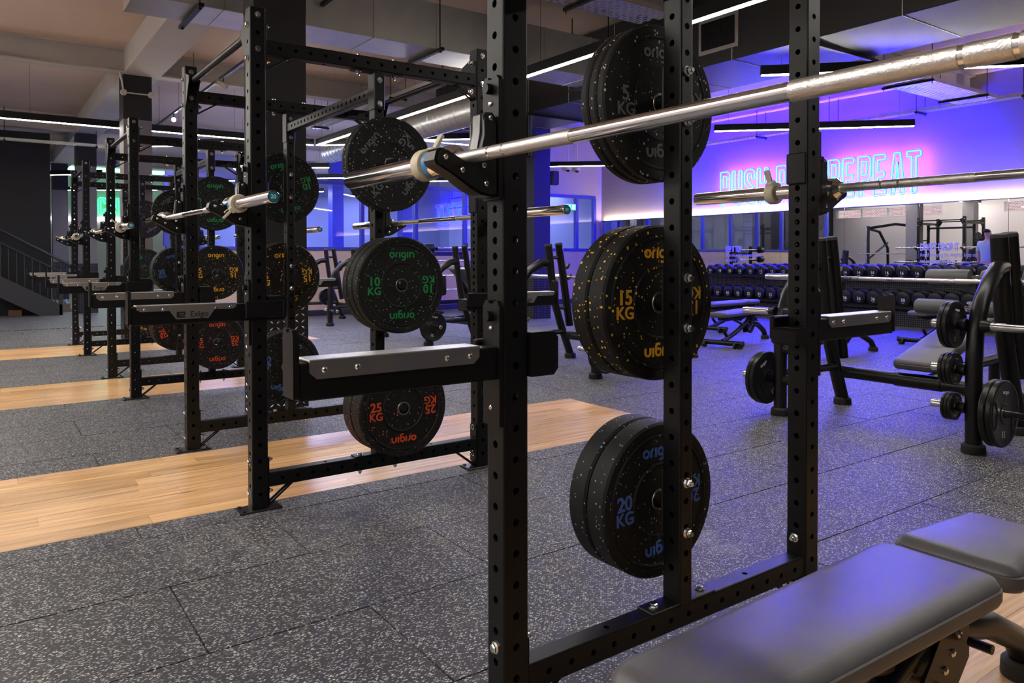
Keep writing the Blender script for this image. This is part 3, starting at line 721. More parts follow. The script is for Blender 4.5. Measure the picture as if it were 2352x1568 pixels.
# ---------------------------------------------------------------- power racks
PS, H, LX, W, SX = 0.0705, 2.24, 1.19, 1.278, 0.588
HS = 0.0735
hy = [0.075 + HS * i for i in range(29)]
hx = sorted(set([0.11 + HS * i for i in range(29)] + [0.11 + HS * (i + 0.5) for i in range(9, 17)]))
R_ = 0.0095
g = G(); g.perf_tube(H, PS, PS, hx, hy, R_); upright_m = g.mesh('upright', 'black')
g = G(); g.M = Matrix.Translation((0, 0, 0.163)); g.perf_tube(1.882, 0.05, 0.066, [0.1 + HS * i for i in range(25)], [0.07 + HS * i for i in range(25)], R_, False)
g.M = Matrix(); g.box((0, 0, 0.166), (0.26, 0.06, 0.007), 0.002).box((0, 0, 2.042), (0.26, 0.06, 0.007), 0.002).box((0, 0, 1.945), (0.058, 0.074, 0.18), 0.004)
storage_m = g.mesh('storage_post', 'black')
bl = LX - PS - 0.014
def beam_mesh():
    g = G(); g.M = Matrix.Translation((PS / 2 + 0.007, 0, 0)) @ Matrix.Rotation(PI / 2, 4, 'Y')
    hh = [0.06 + 0.0716 * i for i in range(15)]
    g.perf_tube(bl, 0.065, 0.06, [hh[3], hh[-4]], hh, R_ * 0.92, False); g.M = Matrix()
    for x in (PS / 2 + 0.0035, LX - PS / 2 - 0.0035): g.box((x, 0, 0.0), (0.007, 0.062, 0.2), 0.002)
    return g.mesh('side_beam', 'black')
beam_m = beam_mesh()
g = G(); g.M = Matrix.Translation((0, 0.035, 0)) @ Matrix.Rotation(-PI / 2, 4, 'X')
g.perf_tube(W - 0.07, 0.045, 0.055, [0.06 + 0.056 * i for i in range(20)], [], R_, False); cross_m = g.mesh('cross_beam', 'black')
def pull_mesh():
    g = G(); g.cyl((0, PS / 2, 2.152), (0, W - PS / 2, 2.152), 0.0175, 16)
    for y0, s in ((PS / 2, 1), (W - PS / 2, -1)):
        g.box((0, y0 + s * 0.004, 2.115), (0.066, 0.008, 0.21), 0.002)
        for x in (-0.028, 0.028):
            g.prism([(y0, 2.02), (y0 + s * 0.012, 2.02), (y0 + s * 0.09, 2.15), (y0 + s * 0.09, 2.17), (y0, 2.2)], lambda u, v, t: (x + t, u, v), -0.003, 0.003)
    return g.mesh('pull_up_bar', 'black')
pull_m = pull_mesh()
def brace(zs, sx):
    g = G()
    for z0, z1 in zs:
        a = Vector((0.036 * 1, 0, z0)); b = Vector((0.15, 0, z1)); d = (b - a).normalized(); n = Vector((0, 1, 0))
        for o in (-0.0135, 0.0135): g.tube([tuple(a + n * o), tuple(b + n * o)], 0.006, 4, upv=(0, 1, 0))
        for t in (0.06, 0.94):
            c = a + (b - a) * t; g.tube([tuple(c - n * 0.017), tuple(c + n * 0.017)], 0.006, 4, upv=(0, 1, 0))
    return g
brace_lo = brace([(0.012, 0.098)], 1).mesh('brace', 'black'); brace_hi = brace([(1.975, 2.047)], 1).mesh('brace', 'black')
brace_lo2 = brace([(0.012, 0.098)], 1); brace_lo2.v = [(-x, y, z) for x, y, z in brace_lo2.v]; brace_lo2.f = [f[::-1] for f in brace_lo2.f]; brace_lo2 = brace_lo2.mesh('brace', 'black')
brace_hi2 = brace([(1.975, 2.047)], 1); brace_hi2.v = [(-x, y, z) for x, y, z in brace_hi2.v]; brace_hi2.f = [f[::-1] for f in brace_hi2.f]; brace_hi2 = brace_hi2.mesh('brace', 'black')
g = G().box((0, 0, 0.004), (0.19, 0.1, 0.008), 0.002)
for x in (-0.075, 0.075):
    for y in (-0.034, 0.034): g.cyl((x, y, 0.008), (x, y, 0.015), 0.009, 6)
foot_m = g.mesh('foot_plate', plain('bolted_foot_plate', (0.05, 0.05, 0.055, 1), 0.3, 0.6))
def peg(s):
    g = G(); y = s * 0.033
    g.box((0, y + s * 0.004, 0), (0.052, 0.008, 0.19), 0.003)
    g.cyl((0, y, 0), (0, y + s * 0.235, 0), 0.0195, 20).lathe([(0.0215, 0), (0.0215, 0.012), (0.017, 0.018), (0, 0.018)], (0, y + s * 0.232, 0), (0, s, 0), 20)
    return g.mesh('plate_peg', 'plastic')
peg_n, peg_f = peg(-1), peg(1)
# hex bolt along +Z (head outwards) and nut
g = G().cyl((0, 0, 0), (0, 0, 0.0025), 0.0145, 16).lathe([(0.0112, 0.0025), (0.0112, 0.009), (0.009, 0.011), (0, 0.011)], (0, 0, 0), (0, 0, 1), 6); bolt_m = g.mesh('bolt', 'chrome')
g = G().cyl((0, 0, 0), (0, 0, 0.0025), 0.0145, 16).lathe([(0.0112, 0.0025), (0.0112, 0.012), (0.0085, 0.015), (0.0085, 0.0165), (0, 0.0165)], (0, 0, 0), (0, 0, 1), 6).cyl((0, 0, 0.015), (0, 0, 0.022), 0.0062, 10); nut_m = g.mesh('nut', 'chrome')
g = G().lathe([(0.0062, 0), (0.0062, 0.002), (0.0035, 0.0042), (0, 0.0045)], (0, 0, 0), (0, 0, 1), 10); stud_m = g.mesh('stud', 'chrome')
RX = {'-X': (0, -PI / 2, 0), '+X': (0, PI / 2, 0), '-Y': (PI / 2, 0, 0), '+Y': (-PI / 2, 0, 0), '+Z': (0, 0, 0), '-Z': (PI, 0, 0)}
HOOK = [(-0.211, 1.350), (-0.206, 1.370), (-0.197, 1.377), (-0.186, 1.376), (-0.170, 1.368), (-0.142, 1.354), (-0.128, 1.3485), (-0.112, 1.3485), (-0.098, 1.356), (-0.090, 1.391), (-0.083, 1.420), (-0.083, 1.458), (-0.077, 1.467), (-0.058, 1.468), (-0.049, 1.457), (-0.047, 1.276), (-0.060, 1.274), (-0.091, 1.279), (-0.118, 1.292), (-0.170, 1.323), (-0.206, 1.340)]
def hook_parts(sx, sy, rack, px, py):
    f = lambda u, v, t: (sx * u, t, v)
    g = G().prism(HOOK, f, -0.024, 0.024)
    for t in (-1, 1):
        inn = [(u * 0.93 - 0.0075, (v - 1.36) * 0.9 + 1.358) for u, v in HOOK]
        g.prism(inn, f, t * 0.024, t * 0.031)
    j = link('j_hook', g.mesh('j_hook', 'plastic'), rack, (px, py, 0))
    link('liner', G().tube([f(-0.0835, 1.462, 0), f(-0.0855, 1.42, 0), f(-0.0915, 1.39, 0), f(-0.0985, 1.362, 0)], 0.021, 4, flat=0.13, upv=(0, 1, 0)).mesh('liner', 'liner'), j)
    for u, v in ((-0.186, 1.357), (-0.143, 1.331), (-0.08, 1.304), (-0.068, 1.454), (-0.086, 1.345)):
        for t, k in ((-0.031, '-Y'), (0.031, '+Y')): link('stud', stud_m, j, f(u, v, t), RX[k])
    mp = [(-0.033, 1.27), (0.033, 1.27), (0.033, 1.545), (0.024, 1.556), (0.012, 1.556), (0.008, 1.549), (-0.008, 1.549), (-0.012, 1.556), (-0.024, 1.556), (-0.033, 1.545)]
    g = G().prism(mp, lambda u, v, t: (sx * t, u, v), -PS / 2 - 0.0115, -PS / 2 - 0.0005)
    g.cyl((sx * -0.046, 0, 1.527), (sx * -0.062, 0, 1.527), 0.0125, 14)
    g.box((sx * (PS / 2 + 0.0055), 0, 1.422), (0.01, 0.073, 0.1), 0.003)
    link('mount', g.mesh('mount', 'black'), j)
    link('stud', stud_m, j, (sx * -0.047, 0, 1.493), RX['-X' if sx > 0 else '+X'])
def arm_parts(sx, sy, rack, px, py):
    f = lambda u, v, t: (sx * u, t, v)
    out = -sy   # sign of Y on the outer side
    g = G().box(f(-0.28, 0.893, 0), (0.47, 0.056, 0.075), 0.003)
    # side plate that passes the post on its outer face, and the box behind the post
    g.box(f(0.02, 0.905, out * (PS / 2 + 0.011)), (0.17, 0.02, 0.075), 0.004)
    g.prism([(0.038, 0.855), (0.105, 0.855), (0.118, 0.87), (0.118, 0.945), (0.105, 0.96), (0.038, 0.96)] if sx > 0 else [(0.038, 0.853), (0.1, 0.853), (0.108, 0.86), (0.108, 0.9), (0.1, 0.908), (0.038, 0.908)], f, -0.045, 0.045)
    a = link('spotter_arm', g.mesh('spotter_arm', 'black'), rack, (px, py, 0))
    mp = [(-0.034, 0.745), (0.034, 0.745), (0.034, 1.022), (0.024, 1.036), (0.012, 1.036), (0.008, 1.029), (-0.008, 1.029), (-0.012, 1.036), (-0.024, 1.036), (-0.034, 1.022)]
    g = G().prism(mp, lambda u, v, t: (sx * t, u, v), -PS / 2 - 0.0115, -PS / 2 - 0.0005).cyl(f(-0.046, 1.0, 0), f(-0.062, 1.0, 0), 0.0125, 14)
    link('mount', g.mesh('mount', 'black'), a)
    ep = [(-0.03, 0.862), (0.03, 0.862), (0.03, 0.985), (0.024, 0.997), (0.01, 0.997), (0.006, 0.99), (-0.006, 0.99), (-0.01, 0.997), (-0.024, 0.997), (-0.03, 0.985)]
    link('end_plate', G().prism(ep, lambda u, v, t: (sx * (t - 0.515), u, v), -0.012, 0).mesh('end_plate', 'black'), a)
    g = G().box(f(-0.297, 0.934, 0), (0.4, 0.064, 0.006), 0.002)
    inner = [(-0.495, 0.934), (-0.495, 0.912), (-0.48, 0.898), (-0.115, 0.898), (-0.1, 0.912), (-0.1, 0.934)]
    outer = [(-0.495, 0.934), (-0.495, 0.92), (-0.48, 0.912), (-0.37, 0.912), (-0.345, 0.876), (-0.215, 0.876), (-0.19, 0.912), (-0.115, 0.912), (-0.1, 0.92), (-0.1, 0.934)]
    g.prism(inner, f, -out * 0.029, -out * 0.0325).prism(outer, f, out * 0.029, out * 0.0325)
    st_ = link('steel_cover', g.mesh('steel_cover', 'steel'), a)
    for u in (-0.465, -0.395, -0.185, -0.125):
        link('stud', stud_m, a, f(u, 0.92 if u in (-0.465, -0.125) else 0.918, out * 0.0325), RX['-Y' if out < 0 else '+Y'])
        link('stud', stud_m, a, f(u, 0.916, -out * 0.0325), RX['+Y' if out < 0 else '-Y'])
    for z in (0.972, 0.786): link('stud', stud_m, a, f(-0.047, z, 0), RX['-X' if sx > 0 else '+X'])
    M = FRONT((sx * -0.275, -0.033, 0.895)) if out < 0 else mat3((-1, 0, 0), (0, 0, 1), (0, 1, 0), (sx * -0.275, 0.033, 0.895))
    g = G(); g.text('Exigo', M @ Matrix.Translation((0.022, 0, 0)), 0.034, 0.0006, 0.008)
    g.M = M
    for bx_ in (((-0.051, 0.0095), (0.034, 0.006)), ((-0.062, 0.0), (0.012, 0.013)), ((-0.048, -0.001), (0.022, 0.005)), ((-0.051, -0.0095), (0.034, 0.006)), ((-0.037, 0.004), (0.006, 0.012))):
        g.box((bx_[0][0], bx_[0][1], 0.0003), (bx_[1][0], bx_[1][1], 0.0006))
    link('lettering', g.mesh('lettering', 'black_print'), a)
def make_rack(loc, label):
    r = thing('power_rack', label, 'power rack', loc, 0, 'black double power racks in a row')
    def nut(n, p, k): link(n, bolt_m if n == 'bolt' else nut_m, r, p, RX[k])
    for px in (0, LX):
        for py in (0, W):
            link('upright', upright_m, r, (px, py, 0)); link('foot_plate', foot_m, r, (px, py, 0))
            o = '-X' if px == 0 else '+X'; i = '+X' if px == 0 else '-X'; sg = -1 if px == 0 else 1
            for z in (2.17, 2.02, 0.218, 0.075): nut('bolt', (px + sg * PS / 2, py, z), o); nut('nut', (px - sg * (PS / 2 + 0.007), py, z), i)
            for z in (2.21, 2.06): nut('bolt', (px, py - PS / 2 - (0.008 if py else 0), z), '-Y')
    for py in (0, W):
        for z in (0.1315, 2.0775): link('side_beam', beam_m, r, (0, py, z))
        link('storage_post', storage_m, r, (SX, py, 0))
        link('brace', brace_lo, r, (0, py, 0)); link('brace', brace_hi, r, (0, py, 0)); link('brace', brace_lo2, r, (LX, py, 0)); link('brace', brace_hi2, r, (LX, py, 0))
        for x in (SX - 0.095, SX + 0.095):
            nut('bolt', (x, py, 0.1695), '+Z'); nut('nut', (x, py, 0.099), '-Z'); nut('bolt', (x, py, 2.11), '+Z'); nut('nut', (x, py, 2.0385), '-Z')
        s = -1 if py == 0 else 1
        for z in (0.435, 1.008, 1.582):
            link('plate_peg', peg_n if s < 0 else peg_f, r, (SX, py, z))
            for d in (-0.07, 0.07): nut('nut', (SX, py - s * 0.033, z + d), '+Y' if s < 0 else '-Y')
        for z in (2.0, 1.885): nut('bolt', (SX, py - 0.037, z), '-Y')
    link('cross_beam', cross_m, r, (SX, 0, 1.945))
    link('pull_up_bar', pull_m, r, (0, 0, 0)); link('pull_up_bar', pull_m, r, (LX, 0, 0))
    for sx, px in ((1, 0), (-1, LX)):
        for sy, py in ((1, 0), (-1, W)):
            hook_parts(sx, sy, r, px, py); arm_parts(sx, sy, r, px, py)
    return r
RL = ['first black perforated power rack of the row, cut off by the top of the picture', 'black perforated power rack second in the row, standing over the wide oak strip',
      'black perforated power rack third in the row, by the grey column', 'fourth black perforated power rack of the row, before the staircase']
rack0 = make_rack((0, -K, 0), RL[0])
racks = [rack0] + [copy_tree(rack0, (0, K * k, 0), label=RL[k + 1]) for k in (0, 1, 2)]

# ---------------------------------------------------------------- bumper plates
def plate_mesh(kg, t):
    h = t / 2; e = min(0.006, h * 0.3)
    prof = [(0.033, -h * 0.86), (0.097, -h * 0.86), (0.102, -h * 0.98), (0.106, -h * 0.98), (0.109, -h * 0.86), (0.183, -h * 0.86), (0.187, -h), (0.191, -h), (0.194, -h * 0.9), (0.198, -h * 0.96), (0.225 - e, -h * 0.96), (0.225, -h + e * 1.4),
            (0.225, h - e * 1.4), (0.225 - e, h * 0.96), (0.198, h * 0.96), (0.194, h * 0.9), (0.191, h), (0.187, h), (0.183, h * 0.86), (0.109, h * 0.86), (0.106, h * 0.98), (0.102, h * 0.98), (0.097, h * 0.86), (0.033, h * 0.86)]
    return G().lathe(prof, (0, 0, 0), (0, 1, 0), 72, True).mesh('bumper_plate', 'crumb%d' % kg, 25)
def hub_mesh(t):
    h = t / 2 * 0.9
    return G().lathe([(0.0245, -h), (0.0305, -h), (0.033, -h + 0.003), (0.033, h - 0.003), (0.0305, h), (0.0245, h)], (0, 0, 0), (0, 1, 0), 32, True).mesh('hub_ring', plain('dark_steel_ring', (0.3, 0.29, 0.28, 1), 0.35, 1.0))
def letter_mesh(kg, t):
    y = -t / 2 * 0.86
    g = G().wordmark(FRONT((0, y, 0.142)), 0.0265, 0.002)
    g2 = G().text(str(kg), FRONT((-0.14, y, 0.017)), 0.058, 0.002, 0.022).text('KG', FRONT((-0.14, y, -0.026)), 0.05, 0.002, 0.018)
    return g.mesh('wordmark', 'print%d' % kg), g2.mesh('weight_mark', 'print%d' % kg)
TH = {5: 0.032, 10: 0.058, 15: 0.07, 20: 0.076, 25: 0.096}
PM = {k: (plate_mesh(k, t), hub_mesh(t), *letter_mesh(k, t)) for k, t in TH.items()}
CN = {5: 'grey', 10: 'green', 15: 'yellow', 20: 'blue', 25: 'red'}
RN = ['first', 'second', 'third', 'fourth']
LV = {0.435: 'bottom', 1.008: 'middle', 1.582: 'top'}
def stack(k, far, z, kg, n, ang):
    y = K * k + ((W + 0.062) if far else -0.094)
    t = TH[kg]
    for i in range(n):
        yc = y + (t / 2 + i * (t + 0.0015)) * (1 if far else -1)
        front = i == (0 if far else n - 1)
        pos = '' if n == 1 else ('front of ' if front else 'back of ' if i == (n - 1 if far else 0) else 'middle of ') + {2: 'two', 3: 'three'}[n] + ', '
        p = thing('bumper_plate', '%s-lettered %d kg bumper plate, %s%s peg, %s side of %s rack' % (CN[kg], kg, pos, LV[z], 'far' if far else 'near', RN[k + 1]), 'weight plate', (SX, yc, z - 0.004), 0, 'bumper plates on the rack pegs')
        p.rotation_euler = (0, math.radians(ang if front else random.uniform(-180, 180)), 0)
        for nm, me in zip(('disc', 'hub_ring'), PM[kg]): link(nm, me, p)
        for a in (0, PI):
            for nm, me in zip(('wordmark', 'weight_mark'), PM[kg][2:]): link(nm, me, p, (0, 0, 0), (0, a, 0))
for s in ((-1, True, 1.582, 5, 3, -2), (-1, True, 1.008, 15, 2, 0), (-1, True, 0.435, 20, 2, -2),
          (0, False, 1.582, 5, 2, -50), (0, False, 1.008, 10, 3, 0), (0, False, 0.435, 25, 2, 0),
          (0, True, 1.582, 10, 1, -14), (0, True, 1.008, 15, 2, -4), (0, True, 0.435, 20, 2, 16),
          (1, False, 1.582, 10, 1, 0), (1, False, 1.008, 15, 1, 0), (1, False, 0.435, 25, 1, 0),
          (1, True, 1.582, 5, 1, 140), (1, True, 1.008, 20, 2, -14), (1, True, 0.435, 25, 2, -22),
          (2, False, 1.582, 5, 1, 145), (2, False, 1.008, 10, 1, 60), (2, False, 0.435, 15, 1, 20)):
    stack(*s)

# ---------------------------------------------------------------- barbells
def barbell_meshes(half=1.252):
    d = {}
    g = G()
    for s in (-1, 1):
        g.cyl((0, s * 0.23, 0), (0, s * 0.66, 0), 0.0147, 20)
    g2 = G().cyl((0, -0.665, 0), (0, 0.665, 0), 0.0138, 20)
    d['shaft'] = g2.mesh('shaft', 'sleeve'); 
    g = G().lathe([(0.0138, 0.23), (0.0146, 0.2305), (0.0146, 0.445), (0.0135, 0.4455), (0.0135, 0.4515), (0.0146, 0.452), (0.0146, 0.5), (0.0135, 0.5005), (0.0135, 0.5065), (0.0146, 0.507), (0.0146, 0.655)], (0, 0, 0), (0, 1, 0), 24)
    d['knurling'] = g.mesh('knurling', 'knurl')
    g = G().lathe([(0.0, 0.64), (0.02, 0.64), (0.034, 0.655), (0.0355, 0.67), (0.0355, 0.7), (0.033, 0.72), (0.034, 0.73), (0.034, 0.762), (0.031, 0.768), (0.0245, 0.77), (0.0245, half - 0.004), (0.0225, half), (0.02, half), (0.02, half - 0.004), (0, half - 0.004)], (0, 0, 0), (0, 1, 0), 32)
    d['sleeve'] = g.mesh('sleeve', 'sleeve', 30)
    d['band'] = G().lathe([(0.0345, 0.737), (0.0345, 0.757)], (0, 0, 0), (0, 1, 0), 32).mesh('blue_ring', 'blue_band')
    d['cap'] = G().lathe([(0.0195, half - 0.006), (0.0195, half - 0.001), (0, half - 0.001)], (0, 0, 0), (0, 1, 0), 24).mesh('end_cap', 'teal')
    g = G(); g.text('20', mat3((-1, 0, 0), (0, 0, 1), (0, 1, 0), (0, half - 0.001, 0)), 0.021, 0.0005, 0.02)
    g.text('20', mat3((1, 0, 0), (0, 0, 1), (0, -1, 0), (0, -half + 0.001, 0)), 0.021, 0.0005, 0.02)
    d['num'] = g.mesh('lettering', 'white_print')
    return d
BM = barbell_meshes()
def barbell(label, loc):
    b = thing('barbell', label, 'barbell', loc, 0, 'barbells on racks and benches')
    link('shaft', BM['shaft'], b); link('knurling', BM['knurling'], b); link('knurling', BM['knurling'], b, (0, 0, 0), (0, 0, PI))
    for r in (0, PI):
        s = link('sleeve', BM['sleeve'], b, (0, 0, 0), (0, 0, r)); link('blue_ring', BM['band'], s); c = link('end_cap', BM['cap'], b, (0, 0, 0), (0, 0, r))
    link('lettering', BM['num'], b)
    return b
clip_m = {}
g = G().lathe([(0.0252, -0.017), (0.036, -0.017), (0.0395, -0.012), (0.0395, 0.012), (0.036, 0.017), (0.0252, 0.017)], (0, 0, 0), (0, 1, 0), 28, True)
g.box((0, 0, 0.04), (0.03, 0.03, 0.012), 0.004)
clip_m['ring'] = g.mesh('ring', 'ivory')
clip_m['lever'] = G().prism([(-0.009, 0.0), (0.009, 0.0), (0.011, 0.045), (0.006, 0.05), (-0.006, 0.05), (-0.011, 0.045)], lambda u, v, t: (t, u, 0.04 + v), -0.004, 0.004).mesh('lever', 'ivory')
def clip(label, loc, ang):
    c = thing('bar_collar', label, 'collar', loc, 0, 'ivory collars clipped on the bars'); c.rotation_euler = (0, ang, 0)
    link('ring', clip_m['ring'], c); link('lever', clip_m['lever'], c)
ZB = 1.3632
bars = [(-0.117, -2.568, 'large barbell running across the picture on the first rack', True), (LX + 0.117, -2.66, 'barbell on the back of the first rack, in front of the neon sign', True),
        (-0.117, 0.65, 'barbell with a blue end cap on the front of the second rack', True), (LX + 0.117, 0.65, 'barbell on the back of the second rack, before the blue glass', True),
        (-0.117, K + 0.62, 'barbell on the front of the third rack', True), (LX + 0.117, K + 0.64, 'barbell on the back of the third rack', True),
        (-0.117, 2 * K + 0.62, 'barbell on the front of the fourth rack, before the stairs', True), (LX + 0.117, 2 * K + 0.64, 'barbell on the back of the fourth rack', False)]
for i, (x, y, lb, c) in enumerate(bars):
    barbell(lb, (x, y, ZB))
    if c:
        nm = ['first', 'first', 'second', 'second', 'third', 'third', 'fourth'][i]; sd = 'front' if i % 2 == 0 else 'back'
        if i != 0: clip('ivory collar on the near sleeve of the %s bar of the %s rack' % (sd, nm), (x, y - 0.79, ZB), random.uniform(-2.6, 0.2))
        clip('ivory collar on the far sleeve of the %s bar of the %s rack' % (sd, nm), (x, y + (0.9 if i == 1 else 0.79), ZB), {0: 0.5, 1: -0.5, 2: 2.4}.get(i, random.uniform(-2, 2)))
# the spotter arm of the nearest rack's near front upright is not fitted
for ch in [c for c in rack0.children if c.name.startswith('spotter_arm') and c.location.x < 0.1 and c.location.y < 0.1]:
    for c2 in list(ch.children): bpy.data.objects.remove(c2)
    bpy.data.objects.remove(ch)
# ---------------------------------------------------------------- ceiling fittings
cable_m = G().cyl((0, 0, 0), (0, 0, 1), 0.0016, 5).mesh('cable', 'black')
def linear(p0, p1, label, z=2.93, mat='led', tie=True):
    a, b = Vector((p0[0], p0[1], z)), Vector((p1[0], p1[1], z)); L = (b - a).length; m_ = (a + b) / 2
    t = thing('linear_light', label, 'ceiling light', m_, math.atan2(b.y - a.y, b.x - a.x), 'black linear ceiling lights')
    link('housing', G().box((0, 0, 0.052), (L, 0.058, 0.092), 0.003).mesh('housing', 'black'), t)
    link('diffuser', G().box((0, 0, 0.003), (L - 0.02, 0.046, 0.01)).mesh('diffuser', mat), t)
    if tie:
        n = max(2, int(L / 1.9) + 1)
        for i in range(n):
            x = -L / 2 + 0.2 + (L - 0.4) * i / (n - 1)
            link('cable', cable_m, t, (x, 0, 0.095), (0, 0, 0), (1, 1, ZC - z - 0.097))
    return t
linear((-4.3, 8.35), (3.42, 8.35), 'long black linear light crossing the left of the picture under the ceiling')
linear((3.47, 8.32), (3.47, -5.4), 'long black linear light running away beside the ducts above the racks')
linear((-1.95, -5.4), (-1.95, 8.28), 'black linear light added over the aisle in front of the racks, unseen')  # unseen fixture added to light the foreground
linear((-3.7, -5.4), (-3.7, 12.8), 'black linear light added to brighten the window wall', 3.5)  # extra fixture added to brighten the wall the mirror reflects
linear((3.52, 8.3), (4.15, 7.67), 'short slanting linear light at the corner of the two long ones')
linear((7.66, 3.74), (9.59, 1.85), 'black linear light slanting before the neon sign')
linear((5.35, 1.26), (7.7, -1.05), 'slanting linear light below the wide dark duct')
linear((7.75, 9.05), (9.4, 7.5), 'slanting linear light near the blue column')
linear((4.1, 7.35), (5.8, 5.75), 'slanting linear light under the round spiral duct')
linear((0.95, 10.35), (2.5, 8.85), 'slanting linear light behind the grey column')
linear((-0.3, 16.5), (1.2, 15.1), 'slanting linear light beyond the staircase')
linear((0.9, 20.2), (3.3, 18.4), 'linear light far back before the green wall')
linear((8.6, -2.2), (10.4, -4.0), 'slanting linear light added over the right end of the mirror, unseen')  # unseen fixture added for more light on the right
for i, (x, y) in enumerate(((3.2, 12.2), (4.6, 13.6), (3.0, 15.4), (7.4, 12.4), (9.6, 13.2), (5.2, 17.6), (8.0, 17.4), (4.4, 16.6))):
    linear((x, y), (x + 1.5, y - 1.3), 'studio tube light behind the blue glass, %s' % ('nearest the left', 'second from the left', 'deepest on the left', 'by the middle', 'nearest the target board', 'added at the back on the left', 'added at the back on the right', 'added in the middle of the room')[i], 2.9, 'led_studio')  # the deeper tubes are added to brighten the studio
for i, (x, y, z, L) in enumerate(((8.4, 10.75, 3.6, 5.5), (6.5, 17.9, 0.012, 9.4))):
    tag(link('added_blue_strip', G().box((x, y, z), (L, 0.03, 0.02)).mesh('added_blue_strip', 'led_blue')), ('blue light strip added unseen above the studio glass', 'blue light strip added along the back of the studio floor')[i], 'light strip')  # out-of-sight strips added to tint the studio blue

def duct(name, label, p0, p1, w_, h_, mat, step=0.62):
    """rectangular duct from p0 to p1 (centre of the underside)"""
    a, b = Vector(p0), Vector(p1); L = (b - a).length
    t = thing('duct', label, 'duct', a, math.atan2(b.y - a.y, b.x - a.x))
    n = max(1, round(L / step)); s = L / n
    sec = G().box((s / 2, 0, h_ / 2), (s - 0.004, w_, h_), 0.004).mesh('section', mat)
    rib = G().box((0, 0, h_ / 2), (0.008, w_ + 0.008, h_ + 0.008)).mesh('seam', 'steel' if mat == 'galv' else 'galv')
    for i in range(n):
        link('section', sec, t, (s * i, 0, 0)); link('seam', rib, t, (s * i, 0, 0))
    k = max(2, int(L / 2.2) + 1)
    for i in range(k):
        x = 0.45 + (L - 0.9) * i / (k - 1)
        g = G().box((x, 0, -0.022), (0.042, w_ + 0.22, 0.03), 0.003)
        for sgn in (-1, 1):
            g.cyl((x, sgn * (w_ / 2 + 0.06), -0.05), (x, sgn * (w_ / 2 + 0.06), ZC - a.z), 0.006, 6).box((x, sgn * (w_ / 2 + 0.06), -0.04), (0.02, 0.02, 0.02))
        link('hanger', g.mesh('hanger', 'black'), t)
    return t
duct('duct', 'rectangular galvanised duct crossing behind the dark column', (-0.05, 3.06, 3.1), (5.13, 3.06, 3.1), 0.5, 0.43, 'galv')
db = duct('duct', 'wide dark rectangular duct with a grille running over the racks', (5.675, -6.2, 3.1), (5.675, 7.4, 3.1), 1.05, 0.78, 'dark_duct', 0.85)
g = G().box((-0.004, 0, 0), (0.02, 0.5, 0.36), 0.004); g2 = G()
for i in range(16): g2.box((-0.018, -0.2 + 0.4 * i / 15, 0), (0.008, 0.006, 0.28))
for i in range(12): g2.box((-0.018, 0, -0.13 + 0.26 * i / 11), (0.008, 0.42, 0.005))
gr = link('grille', g.mesh('grille', 'steel'), db, (1.62 + 6.2, 0.525, 0.3), (0, 0, -PI / 2))
tag(link('bars', g2.mesh('bars', 'black'), gr), kind='stuff')
link('core', G().box((-0.0155, 0, 0), (0.004, 0.42, 0.28)).mesh('core', 'dark_wall'), gr)
sp = thing('spiral_duct', 'round spiral galvanised duct hung below the ceiling', 'duct', (4.5, 4.3, 3.12))
r_ = 0.2
link('tube', G().lathe([(r_, 0), (r_, 6.0)], (0, 0, 0), (0, 1, 0), 40).mesh('tube', 'galv'), sp)
g = G(); P = []
for i in range(40 * 16 + 1):
    a = 2 * PI * i / 16; P.append((r_ * 1.004 * math.cos(a), 6.0 * i / (40 * 16), r_ * 1.004 * math.sin(a)))
link('seam', g.tube(P, 0.005, 4, False).mesh('seam', 'steel'), sp)
for y in (0.6, 2.6, 4.6):
    g = G().lathe([(r_ + 0.004, -0.015), (r_ + 0.008, -0.015), (r_ + 0.008, 0.015), (r_ + 0.004, 0.015)], (0, y, 0), (0, 1, 0), 32, True).cyl((0, y, r_), (0, y, ZC - 3.12), 0.005, 6)
    link('hanger', g.mesh('hanger', 'steel'), sp)
link('grille', G().box((-0.19, 3.9, 0.02), (0.05, 0.7, 0.14), 0.004).mesh('grille', 'dark_duct'), sp)

def tray(label, p0, p1, w_, mat='galv', step=0.045, slot=True):
    a, b = Vector(p0), Vector(p1); L = (b - a).length
    t = thing('cable_tray', label, 'cable tray', a, math.atan2(b.y - a.y, b.x - a.x))
    for sgn in (-1, 1): link('side_rail', G().box((L / 2, sgn * w_ / 2, 0.02), (L, 0.004, 0.05)).mesh('side_rail', mat), t)
    g = G(); n = int(L / step)
    for i in range(n):
        o = (i % 2) * 0.5; m_ = max(1, int(w_ / 0.09)); q = w_ / m_
        g.box((step * (i + 0.5), 0, 0), (step * 0.45, w_, 0.003))
        for j in range(m_): g.box((step * (i + 0.98), -w_ / 2 + q * (j + 0.25 + o) - (q if j + 0.25 + o > m_ else 0), 0), (step * 0.55, q * 0.38, 0.003))
    tag(link('perforated_base', g.mesh('perforated_base', mat), t), kind='stuff')
    for x in [0.3 + i * 1.5 for i in range(int((L - 0.4) / 1.5) + 1)]:
        g = G().box((x, 0, -0.018), (0.04, w_ + 0.12, 0.03), 0.002)
        for sgn in (-1, 1): g.cyl((x, sgn * (w_ / 2 + 0.04), -0.06), (x, sgn * (w_ / 2 + 0.04), ZC - a.z), 0.005, 6)
        link('hanger', g.mesh('hanger', 'black'), t)
    return t
tray('narrow cable tray along the wall above the neon sign', (11.3, 7.4, 3.43), (11.3, -2.5, 3.43), 0.2)
tag(link('added_violet_wash', G().box((11.3, 5.0, 3.47), (0.05, 3.8, 0.03)).mesh('added_violet_wash', 'wash_v')), 'violet light strip added in the cable tray above the neon sign', 'light strip')  # hidden strip added to spread violet over the upper wall and ceiling
